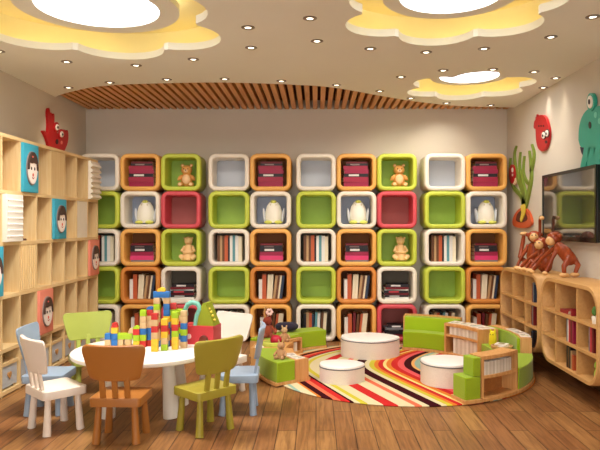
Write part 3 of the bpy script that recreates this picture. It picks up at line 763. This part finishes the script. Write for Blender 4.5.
# ------------------------------------------------------------------ children's table and chairs
def rounded_slab(m, w, d, z0, z1, r, mi=0, cx=0, cy=0):
    P = rrect(w, d, r, 5, cx, cy); m.prism(P, z0, z1, mi, bev=.006)
def make_chair(label, mat, seatmat=None):
    t = thing('chair', label, 'chair', (0, 0, 0), 0, "children's chairs round the white table")
    m = MB(); rounded_slab(m, .35, .32, .262, .32, .03); m.build('seat', mat, t, 40)
    for sx in (-1, 1):
        for sy in (-1, 1):
            m = MB(); m.tube([(sx*.139, sy*.123, .0), (sx*.136, sy*.12, .02), (sx*.122, sy*.107, .265)], [.028, .028, .02], 16); m.build('leg', mat, t, 50)
    for x in (-.085, 0, .085):
        m = MB(); M = T(x, -.128, .29) @ RX(math.radians(10))
        m.box(-.0185, .0185, -.011, .011, 0, .2, M=M, bev=.004); m.build('slat', mat, t, 40)
    # curved trapezoid backrest
    m = MB(); n = 12; prof = []
    rowsz = [(0, .285), (.004, .312), (.014, .338), (.035, .356), (.12, .395), (.185, .424), (.212, .430), (.230, .424), (.242, .406), (.248, .38), (.25, .35)]
    F_, B_ = [], []
    th0 = .013
    L = []
    for (z, w) in rowsz:
        fr, bk = [], []
        for i in range(n+1):
            u = -1+2*i/n; x = w/2*u; bow = .028*u*u
            hth = th0*(1-.55*max(0, abs(u)-.8)/.2)
            if z in (0, .25): hth *= .55
            fr.append((x, bow+hth, z)); bk.append((x, bow-hth, z))
        L.append(fr+bk[::-1])
    M = T(0, -.160, .438) @ RX(math.radians(10))
    m.loft(L, 0, True, True, M=M); m.build('backrest', mat, t, 60)
    return t
def ang(dx, dy): return math.atan2(dy, dx)-PI/2      # rotate +Y to (dx,dy)
CHAIRS = [('orange', '#A86A2C', (-1.36, 4.38), (0.02, 1), 'orange brown wooden child chair seen from behind, nearest the camera'),
          ('white', '#E8DACB', (-1.91, 4.59), (.70, .71), 'cream white child chair at the left end of the round table'),
          ('blue', '#94A6BA', (-2.14, 5.02), (1, .06), 'pale blue child chair beside the left cubby shelf, behind the cream chair'),
          ('lime', '#AAB454', (-2.02, 5.62), (.5, -.85), 'lime green child chair at the far left of the table, facing camera'),
          ('olive', '#A09232', (-.81, 4.57), (-.72, .69), 'olive green child chair at the right front of the table'),
          ('blue', '#94A6BA', (-.62, 5.03), (-1, -.05), 'pale blue child chair right of the table, seen edge on'),
          ('white', '#ECE2D6', (-.845, 5.60), (-.55, -.83), 'white child chair behind the olive chair at the far right')]
for (nm, colr, (X, Y), (dx, dy), lab) in CHAIRS:
    c = make_chair(lab, paint(colr, .4, .05)); c.location = (X, Y, 0); c.rotation_euler.z = ang(dx, dy)
tb = thing('round_table', 'low round white table with thick legs covered in toy blocks', 'table', (-1.37, 5.02, 0))
MB().lathe([(.001, .462), (.555, .462), (.566, .468), (.57, .48), (.566, .495), (.556, .5), (.001, .5)], n=64).build('tabletop', paint('#F0EBE2', .35, .02), tb, 40)
for a in (40, 140, 220, 320):
    x, y = .31*math.cos(math.radians(a)), .26*math.sin(math.radians(a))
    MB().tube([(x*1.05, y*1.05, 0), (x*1.04, y*1.04, .03), (x*.92, y*.92, .463)], [.062, .062, .045], 20).build('leg', paint('#EBE2D2', .4, .03), tb, 50)

# toy blocks
BC = {'y': ('#E9BE32', 'yellow'), 'r': ('#C9302C', 'red'), 'b': ('#2A6FB8', 'blue'), 'l': ('#A5C820', 'lime'), 'w': ('#D9B98A', 'plain wood')}
BS = .05
def block(kind, c, X, Y, z, rz, label, w=1, h=1):
    mat = paint(BC[c][0], .4, .05) if c != 'w' else wood('#DDBE90', '#CDA878', 'Z')
    m = MB(); s = BS/2-.0004
    if kind == 'c': m.box(-s*w, s*w, -s, s, 0, BS*h-.0008, bev=.0025)
    elif kind == 'd':   # half disc on its flat side
        pts = [(s*w*math.cos(PI*i/12), s*1.0*w*math.sin(PI*i/12)) for i in range(13)]
        m.loft([[(x, y, q) for x, q in pts] for y in (-s, s)])
    elif kind == 't':   # little roof
        m.loft([[(-s*w, y, 0), (s*w, y, 0), (s*.5*w, y, BS*.75), (-s*.5*w, y, BS*.75)] for y in (-s, s)])
    o = m.build('toy_block', mat, None, 40); o.location = (X, Y, z); o.rotation_euler.z = rz
    return tag(o, label, 'toy block', 'wooden toy blocks on the round table')
def px_at(cx, d): return (cx-VX)*d/F
# towers: photo column, depth, colours from the table top upwards (':' marks a roof or dome shape)
TOW = [(108.5, 5.15, 'wb'), (115, 5.15, 'bby:r'), (121, 5.16, 'w'), (128.6, 5.16, 'w'), (136.7, 5.08, 'ylr:l'),
       (143.6, 5.10, 'rlbwwl'), (150.2, 5.13, 'rbbwwr:b'), (155, 4.91, 'yywrwr'), (157.2, 5.10, 'bwwrwwlw'), (164.7, 4.95, 'lwyry'),
       (167.0, 5.11, 'bwrbybbw'), (173.2, 5.14, 'rbbwylr'), (175.2, 4.99, 'yylryl'), (179.6, 5.15, 'wblrwl'), (184, 5.06, 'wblbww')]
for ti, (px, d, s) in enumerate(TOW):
    X = px_at(px, d); z = .5005; i = 0; n = 0
    while i < len(s):
        kind = 'c'
        if s[i] == ':': kind = 'd' if s[i+1] != 'r' else 't'; i += 1
        c = s[i]; n += 1; i += 1
        block(kind, c, X, d, z, 0, '%s toy block, %s up in the %s tower from left on the table' % (BC[c][1], ORD[n], ORD[ti+1]))
        z += BS
block('c', 'b', px_at(162, 5.105), 5.105, .5005+BS*8, 0, 'long blue block bridging the two tallest block towers', 2.7)
block('d', 'y', px_at(161.5, 5.105), 5.105, .5005+BS*9, 0, 'yellow half round block topping the whole block castle', 1.25)
block('c', 'l', px_at(124.8, 5.16), 5.16, .5005+BS, 0, 'long lime beam block lying left of the block castle', 2.6)
block('t', 'w', px_at(130.2, 5.16)+.012, 5.16, .5005+BS*2, 0, 'plain wood roof block on the lime beam left of the castle', 1)

# red play house with a green hill on the table
ph = thing('play_house', 'red toy play house with green roof and teal hook on the table', 'toy house', (-.965, 5.27, .5), math.radians(-12))
REDP = paint('#C4353C', .45, .1)
m = MB(); hw, hd, hh = .14, .09, .155
arch = []
pts = [(-hw, 0), (.0, 0)]+[(.055+.045*math.cos(PI-PI*i/8), .05*math.sin(PI*i/8)+.03) for i in range(9)]+[(.11, 0), (hw, 0), (hw, hh), (-hw, hh)]
m.loft([[(x, y, z) for x, z in pts] for y in (-hd, hd)]); m.build('house_body', REDP, ph, 25)
m = MB(); m.loft([[(-.05, y, hh), (hw-.002, y, hh), (hw*.72, y, hh+.09), (.065, y, hh+.185), (.04, y, hh+.185), (-.01, y, hh+.08)] for y in (-hd*.8, hd*.8)])
rf = m.build('roof', paint('#8F9A1E', .5, .12), ph, 25)
m = MB()
for (x, z) in ((.08, hh+.135), (.098, hh+.11), (.112, hh+.08), (.128, hh+.045)): m.ell((x, -.03, z), .011)
m.build('knobs', paint('#E8C94A', .5), rf)
m = MB(); m.tube([(-.115, -.06, hh+.08), (-.12, -.06, hh+.13), (-.10, -.06, hh+.17), (-.06, -.06, hh+.19), (-.01, -.06, hh+.18), (.01, -.06, hh+.14), (-.015, -.06, hh+.08), (-.03, -.06, hh-.01)], [.021]*8, 10)
m.build('hook', paint('#78B9A8', .5, .2, 40), ph, 60)
m = MB(); m.tube([(-.02, -.02, hh), (-.02, -.02, hh+.10)], .03, 12); m.build('chimney', paint('#C8623A', .5), rf)
m = MB(); m.lathe([(.001, 0), (.022, 0), (.022, .004), (.001, .004)], M=T(-.075, -hd, .065) @ RX(PI/2)); m.build('window', paint('#E8C0B8', .4), ph)

# ------------------------------------------------------------------ striped rug
def rug_mat():
    m, nt, b = new_mat('rug'); L = nt.links.new
    tc = nt.nodes.new('ShaderNodeTexCoord'); sp = nt.nodes.new('ShaderNodeSeparateXYZ'); L(tc.outputs['Object'], sp.inputs[0])
    def mth(op, a, b_=None):
        n = nt.nodes.new('ShaderNodeMath'); n.operation = op
        for i, v in enumerate((a, b_)):
            if v is None: continue
            if isinstance(v, (int, float)): n.inputs[i].default_value = v
            else: L(v, n.inputs[i])
        return n.outputs[0]
    # object origin (.85,6.45): stripes bend round y=.05
    d = mth('SUBTRACT', sp.outputs['Y'], .10)
    fr = mth('MINIMUM', d, 0.0); bk = mth('MAXIMUM', d, 0.0)
    sf = mth('MULTIPLY', mth('SUBTRACT', mth('SQRT', mth('ADD', mth('MULTIPLY', fr, fr), .04)), .2), .42)
    sb = mth('MULTIPLY', mth('MULTIPLY', bk, bk), .62)
    u = mth('SUBTRACT', mth('ADD', sp.outputs['X'], .85), mth('ADD', sf, sb))
    t = mth('DIVIDE', mth('ADD', u, .9), 2.2)
    CR, TE, OL, SA, RE, BK, OR, YE = '#D0C39C', '#8FAA9A', '#C2B53A', '#D8694C', '#BE2A28', '#3A0A12', '#D2782E', '#E8CB80'
    seq = [(-.9, '#D8CFA8'), (-.62, TE), (-.58, CR), (-.52, TE), (-.48, CR), (-.40, OR), (-.37, BK), (-.30, SA), (-.25, RE), (-.19, BK), (-.165, CR), (-.125, OL), (-.07, CR), (.045, RE), (.15, CR), (.285, SA), (.345, CR), (.40, BK),
           (.505, CR), (.555, OL), (.61, OR), (.65, RE), (.70, YE), (.74, OR), (.79, RE), (.86, '#D8585A'), (.93, BK), (1.0, '#D9A060'), (1.04, TE), (1.10, CR), (1.16, RE), (1.22, OR)]
    cols = [((v+.9)/2.2, c) for v, c in seq]
    rp = nt.nodes.new('ShaderNodeValToRGB'); rp.color_ramp.interpolation = 'CONSTANT'; e = rp.color_ramp.elements
    e[0].position = cols[0][0]; e[0].color = lin(cols[0][1]); e[1].position = cols[1][0]; e[1].color = lin(cols[1][1])
    for p, c in cols[2:]:
        k = e.new(p); k.color = lin(c)
    L(t, rp.inputs[0]); L(rp.outputs[0], b.inputs['Base Color']); b.inputs['Roughness'].default_value = .95; b.inputs['Specular IOR Level'].default_value = .1
    nz = nt.nodes.new('ShaderNodeTexNoise'); nz.inputs['Scale'].default_value = 260; bp = nt.nodes.new('ShaderNodeBump'); bp.inputs['Strength'].default_value = .3; bp.inputs['Distance'].default_value = .003
    L(nz.outputs['Fac'], bp.inputs['Height']); L(bp.outputs[0], b.inputs['Normal'])
    return m
m = MB(); m.lathe([(.001, .0), (1.33, 0), (1.335, .006), (1.325, .011), (.001, .011)], n=96)
o = m.build('rug', rug_mat(), None, 40); o.location = (.85, 6.45, .0005); tag(o, 'round rug with curved red, cream, olive and black stripes on the floor', 'rug')

# ------------------------------------------------------------------ ring of reading benches
RC, LC = (.80, 6.45), (.57, 6.45)
B0, B1, BH = .0125, .04, .37
GF = GREENF
def bench(name, label, cat, c, group):
    return thing(name, label, cat, (c[0], c[1], 0), 0, group)
GRP = 'curved reading benches and bookcases on the rug'
def base(t, r0, r1, a0, a1):
    m = MB(); m.arc(r0, r1, a0, a1, B0, B1); return m.build('base', W_RING, t, 30)
# -- right: sofa at the back
t = bench('curved_sofa', 'lime green curved sofa with backrest in front of the cube wall', 'sofa', RC, GRP)
base(t, .97, 1.40, 46.8, 77)
m = MB(); m.arc(.985, 1.16, 47, 76.5, B1, .225); m.build('seat', GF, t, 30, .008)
m = MB(); n = 8; L = []
for i in range(n+1):
    a = math.radians(47+29.5*i/n); ca, sa = math.cos(a), math.sin(a)
    L.append([(r*ca, r*sa, z) for r, z in ((1.163, B1), (1.36, B1), (1.36, .365), (1.225, .365), (1.163, .226))])
m.loft(L); m.build('backrest', GF, t, 30, .006)
m = MB(); m.arc(1.362, 1.385, 46.9, 77, B1, .385); m.arc(1.20, 1.362, 76.5, 77.3, B1, .372); m.build('back_panel', W_RING, t, 30)
# -- right: bookcase facing inwards
def bookcase(t, r0, r1, a0, a1, zt, mid, inward=True, mids=()):
    base(t, r0-.015, r1+.015, a0, a1)
    m = MB(); m.arc(r0, r1, a0, a1, zt-.03, zt); m.build('top', W_RING, t, 30)
    da = math.degrees(.025/((r0+r1)/2))
    for (p, q) in ((a0, a0+da), (a1-da, a1)):
        m = MB(); m.arc(r0, r1, p, q, B1, zt-.0305, n=1); m.build('side_panel', W_RING, t, 0)
    m = MB(); m.arc(r0+.004, r1-.004, a0+da, a1-da, mid-.012, mid+.012); m.build('shelf_board', W_RING, t, 30)
    m = MB()
    if inward: m.arc(r1-.015, r1-.001, a0+da, a1-da, B1, zt-.031)
    else: m.arc(r0+.001, r0+.015, a0+da, a1-da, B1, zt-.031)
    m.build('back_panel', W_CABB, t, 30)
    return da
def mags(c, r, a0, a1, z, h, n, inward, lab, grp, depth=.14):
    step = (a1-a0)/n; cols = ('#E9E2D2', '#DDD4C2', '#EFE9DC', '#D2C8B6', '#E4DACB', '#D9CDBB')
    for i in range(n):
        a = math.radians(a0+step*(i+.5)); th = math.radians(step)*r*.9
        if inward: M = T(c[0]+r*math.cos(a), c[1]+r*math.sin(a), z) @ RZ(a-PI/2) @ T(-th/2, 0, 0)
        else: M = T(c[0]+r*math.cos(a), c[1]+r*math.sin(a), z) @ RZ(a+PI/2) @ T(-th/2, 0, 0)
        col = cols[(i*5+2) % 6]
        k = i if not inward else n-1-i
        th_q = round(th, 4)
        book(col, 'white', th_q, depth, h*(1-.03*((i*7) % 3)), M, 'white magazine, %s from left in %s' % (ORD[k+1], lab), grp, None, 'magazine', 'magazine')
t = bench('curved_bookcase', 'curved wooden bookcase full of white magazines beside the green sofa', 'bookcase', RC, GRP)
bookcase(t, .955, 1.19, 13, 46, BH, .235)
mags(RC, .975, 15, 42.5, .2478, .09, 15, True, 'upper tier of the rear curved bookcase', 'white magazines in the curved bookcases', .17)
mags(RC, .985, 15.5, 40, .0406, .18, 13, True, 'lower tier of the rear curved bookcase', 'white magazines in the curved bookcases', .17)
def flat_mags(c, items, z, lab, grp):
    for i, (r, a, rot, w, h, col) in enumerate(items):
        A = math.radians(a)
        m = MB(); m.box(-w/2, w/2, -h/2, h/2, .0006, .006); m.box(-w*.35, w*.35, -h*.3, h*.12, .006, .0066, 1); m.box(-w*.35, w*.1, h*.22, h*.32, .006, .0066, 2)
        o = m.build('magazine', [paint('#EDE6DA', .4, .03), paint(col, .5), paint('#4A4A50', .5)], None, 0)
        o.location = (c[0]+r*math.cos(A), c[1]+r*math.sin(A), z); o.rotation_euler.z = A+rot
        tag(o, lab % ORD[i+1], 'magazine', grp)
flat_mags(RC, [(1.07, 41, .2, .17, .13, '#C8BFA8'), (1.08, 33, .0, .17, .13, '#D8C8A8'), (1.07, 25, -.2, .17, .13, '#B8C0B8'), (1.08, 17.5, .1, .17, .13, '#D0B8A0')], BH+.0002, 'open white magazine lying on the rear curved bookcase, %s counted from the sofa', 'magazines lying on the benches')
# -- right: bench with high curved back
t = bench('curved_bench', 'lime green curved bench with high back and magazine ledge, far right of rug', 'bench', RC, GRP)
base(t, .97, 1.375, -12, 12.6)
m = MB(); m.arc(.985, 1.215, -11.8, 12.4, B1, .225); m.build('seat', GF, t, 30, .006)
m = MB(); m.arc(1.218, 1.25, -11.8, 25, B1, .365); m.build('backrest', GF, t, 30, .004)
m = MB(); m.arc(1.251, 1.36, -12, 25, B1, BH); m.build('ledge', W_RING, t, 30)
flat_mags(RC, [(1.315, 9, .0, .1, .15, '#C8BFA8'), (1.315, 1.5, .1, .1, .15, '#B8A8A0'), (1.315, -6, -.05, .1, .15, '#D0C8A8')], BH+.0002, 'white magazine on the bench ledge at far right, %s from the back', 'magazines lying on the benches')
m = MB(); m.lathe([(.001, 0), (.10, 0), (.108, .01), (.11, .035), (.104, .037), (.098, .018), (.001, .016)], n=28)
o = m.build('round_tray', wood('#D9B078', '#C89A60', 'X')); tr = (RC[0]+1.098, RC[1]-.07); o.location = (*tr, .2256); tag(o, 'round wooden tray of magazines on the curved bench seat', 'tray')
for i in range(3):
    m = MB(); m.box(-.045, .045, -.06, .06, 0, .012, bev=.002); m.box(-.035, .035, -.03, .03, .012, .0126, 1)
    o = m.build('booklet', [paint('#EFE8DC', .4, .03), paint(('#7A8A9A', '#B8584A', '#9A8A60')[i], .5)], None, 0); o.location = (*tr, .2440+.0127*i); o.rotation_euler.z = .5*i
    tag(o, 'white booklet in the round tray, %s up in the pile' % ORD[i+1], 'booklet', 'booklets in the round tray')
# -- right: low seat round the front corner
t = bench('low_bench', 'low backless lime green curved bench at the right front of the rug', 'bench', RC, GRP)
base(t, 1.08, 1.375, -43.3, -12.3)
m = MB(); m.arc(1.095, 1.36, -43.2, -12.4, B1, .225); m.build('seat', GF, t, 30, .006)
# -- right: bookcase facing out, and end seat
t = bench('curved_bookcase', 'curved wooden bookcase with empty lower shelf, facing the camera', 'bookcase', RC, GRP)
bookcase(t, 1.20, 1.355, -64.4, -43.6, .39, .212, False)
mags(RC, 1.335, -62.6, -47, .2246, .115, 17, False, 'upper tier of the front curved bookcase', 'white magazines in the curved bookcases', .11)
t = bench('low_bench', 'small lime green end seat with armrest block left of front bookcase', 'bench', RC, GRP)
base(t, 1.15, 1.375, -72, -64.7)
m = MB(); m.arc(1.165, 1.355, -71.4, -64.8, B1, .225); m.build('seat', GF, t, 30, .006)
m = MB(); m.arc(1.21, 1.355, -68, -64.8, .2255, .385); m.build('armrest', GF, t, 30, .006)
# yellow cat cushion on the bench
yc = thing('plush_cat', 'yellow plush cat sitting on the curved green bench', 'plush toy', (RC[0]+1.055, RC[1]+.11, .2252), -.6)
m = MB(); m.lathe([(.001, 0), (.036, 0), (.044, .03), (.04, .08), (.038, .12), (.026, .145), (.001, .152)], n=18)
for s in (-1, 1): m.ell((s*.022, 0, .15), (.011, .009, .022))
m.build('body', fabric('#E3D326'), yc)
for s in (-1, 1): MB().ell((s*.014, -.036, .12), (.005, .004, .006)).build('eye', BLACK, yc)

# -- left group
GRL = 'left curved reading benches'
t = bench('low_bench', 'low lime green curved bench at left front of the rug with plush', 'bench', LC, GRP)
base(t, .79, 1.19, 181, 218)
m = MB(); m.arc(.97, 1.17, 181.2, 217.8, B1, .225); m.build('seat', GF, t, 30, .006)
m = MB(); m.arc(.81, .968, 181.2, 217.8, B1, .222); m.build('ledge', W_RING, t, 30)
flat_mags(LC, [(.89, 212, .1, .1, .13, '#C8BFA8'), (.89, 203, -.1, .1, .13, '#B8A8A0')], .2222, 'white magazine on the left front bench ledge, %s from the camera', 'magazines lying on the benches')
t = bench('low_bookcase', 'low curved open rack at the left of the rug, holding a basket', 'bookcase', LC, GRP)
bookcase(t, .88, 1.24, 157.5, 180.7, .222, .13, False)
flat_mags(LC, [(1.16, 178, .1, .09, .12, '#C88F80'), (1.16, 171.5, -.1, .09, .12, '#A8A8B0')], .2222, 'white magazine on the left low rack, %s from the camera', 'magazines lying on the benches')
t = bench('low_bookcase', 'low curved rack with white magazines facing the rug, left rear', 'bookcase', LC, GRP)
bookcase(t, 1.06, 1.42, 133.5, 157.2, .19, .165)
m = MB(); m.arc(1.10, 1.42, 133.6, 157.1, .19, .222); m.build('seat_pad', GF, t, 30, .006)
mags(LC, 1.075, 137, 153.5, .0406, .105, 9, True, 'the left rear low rack', 'white magazines in the curved bookcases', .17)
t = bench('low_bench', 'low lime green curved bench in front of the cube wall, left rear', 'bench', LC, GRP)
base(t, 1.14, 1.44, 112.5, 133.2)
m = MB(); m.arc(1.155, 1.42, 112.7, 133, B1, .225); m.build('seat', GF, t, 30, .006)

# -- plush toys on the left benches
o = MB().lathe([(.085, 0), (.115, .0), (.12, .02), (.115, .04), (.098, .045), (.09, .03), (.085, 0)], n=28).build('basket', paint('#C5CC5A', .6)); o.location = (LC[0]-1.02, LC[1]+.13, .2222)
bx, by = LC[0]-1.02, LC[1]+.13
tag(o, 'round pale lime basket on the left low rack', 'basket')
o = MB().ell((0, 0, 0), (.062, .062, .055)).build('toy_ball', paint('#B81E34', .5, .15, 30)); o.location = (bx+.03, by, .2222+.056); tag(o, 'dark red ball lying in the lime basket', 'ball')
o = MB(); n = 14
o.ell((0, 0, .058), (.125, .09, .058)); o.ell((-.07, 0, .06), (.07, .07, .05)); o.ell((.06, .02, .06), (.075, .07, .052))
o = o.build('cushion', fabric('#2E2838')); o.location = (LC[0]-.915, LC[1]+.96, .2252); tag(o, 'dark purple cushion lying on the left rear green bench', 'cushion')
def doll(label, loc, rz, body, skin, scale=1.0, name='plush_doll'):
    t = thing(name, label, 'plush toy', loc, rz); S = Matrix.Scale(scale, 4)
    m = MB(); m.lathe([(.001, 0), (.05, 0), (.062, .03), (.055, .08), (.035, .12), (.001, .13)], n=16, M=S)
    b = m.build('body', body, t)
    m = MB(); m.ell((0, -.003, .165), (.048, .045, .048)); m.bm.transform(S); m.build('head', skin, t)
    for s in (-1, 1):
        m = MB(); m.tube([(s*.035, 0, .11), (s*.07, -.02, .07), (s*.075, -.05, .05)], [.017, .016, .014], 8); m.ell((s*.075, -.05, .05), .016); m.bm.transform(S); m.build('arm', body, t)
        m = MB(); m.tube([(s*.03, -.03, .025), (s*.045, -.085, .022)], [.024, .02], 8); m.ell((s*.045, -.09, .026), .022); m.bm.transform(S); m.build('leg', body, t)
        m = MB(); m.ell((s*.03, 0, .215), (.012, .01, .03), M=RY(s*.25)); m.bm.transform(S); m.build('ear', skin, t)
    return t
TANF, BRF = fabric('#B88C62'), fabric('#93462E')
doll('tan plush rabbit sitting at the front edge of left green bench', (LC[0]-.90, LC[1]-.53, .2256), -.3, TANF, TANF, .74, 'plush_rabbit')
doll('tan plush rabbit sitting behind the red ball on the left rack', (LC[0]-.915, LC[1]+.36, .2226), .2, TANF, fabric('#C8A678'), .72, 'plush_rabbit')
d = doll('reddish brown plush doll with a white flower on its head', (LC[0]-1.12, LC[1]+.62, .2226), .2, BRF, fabric('#8A3A28'), 1.1)
m = MB()
for i in range(6): m.ell((.02+.026*math.cos(i*PI/3), -.03, .285+.026*math.sin(i*PI/3)), (.018, .012, .018))
m.tube([(0, 0, .2), (.01, -.02, .27)], .006, 6); m.build('flower', fabric('#EBC8C0'), d)
m = MB(); m.tube([(-.02, 0, .2), (-.035, 0, .28), (-.02, -.01, .34)], [.02, .014, .008], 8); m.build('hair', fabric('#B88850'), d)

# ------------------------------------------------------------------ ottomans
OTT, OTS = paint('#F1EDE8', .45, .02), fabric('#E3D8CA')
def ottoman(label, X, Y, sx, sy, h, rz, tip):
    t = thing('ottoman', label, 'ottoman', (X, Y, .0117), rz, 'white leaf shaped ottomans on the rug')
    pts = []
    for i in range(48):
        a = 2*PI*i/48; sn, cn = math.sin(a), math.cos(a); w = (1+cn)/2
        ex = .85+(tip*3.4)*w
        yy = math.copysign(abs(sn)**ex, sn)*sy*(.82 if sn > 0 else 1.06)
        pts.append((sx*cn*(1+tip*.25*w), yy))
    m = MB(); m.prism(pts, 0, h-.034); m.build('side', OTS, t, 40)
    sc = lambda k: [(x*k, y*k) for x, y in pts]
    m = MB(); m.loft([[(x, y, z) for x, y in sc(k)] for k, z in ((1.0, h-.0338), (1.016, h-.031), (1.016, h-.026), (1.0, h-.0232))]); m.build('piping', paint('#6E6E70', .6), t, 60)
    m = MB(); m.loft([[(x, y, z) for x, y in sc(k)] for k, z in ((.998, h-.023), (.998, h-.012), (.985, h-.003), (.93, h))]); m.build('top_cushion', OTT, t, 60)
ottoman('largest white leaf shaped ottoman at the back of the rug', .61, 7.13, .325, .28, .215, -.15, .18)
ottoman('smallest white leaf shaped ottoman at the left front of the rug', .245, 5.97, .21, .19, .165, -.1, .18)
ottoman('white leaf shaped ottoman in front of the magazine bookcase', 1.235, 5.90, .245, .25, .215, .1, .22)

# ------------------------------------------------------------------ added fill: front wall left out so world light comes in; camera
w = bpy.data.worlds.new('world'); SC.world = w; w.use_nodes = True
bg = w.node_tree.nodes['Background']; bg.inputs[0].default_value = (1.0, .98, .95, 1); bg.inputs[1].default_value = 2.4
cam = bpy.data.cameras.new('camera'); cam.sensor_width = 36; cam.lens = F/600*36; cam.shift_x = -(VX-300)/600; cam.shift_y = -(225-VY)/600; cam.clip_start = .05
co = bpy.data.objects.new('camera', cam); COL.objects.link(co); co.location = (0, 0, EYE); co.rotation_euler = (PI/2, 0, 0); SC.camera = co
vs = SC.view_settings; vs.view_transform = 'Standard'; vs.look = 'None'; vs.gamma = 1; vs.use_curve_mapping = False; vs.exposure = .55
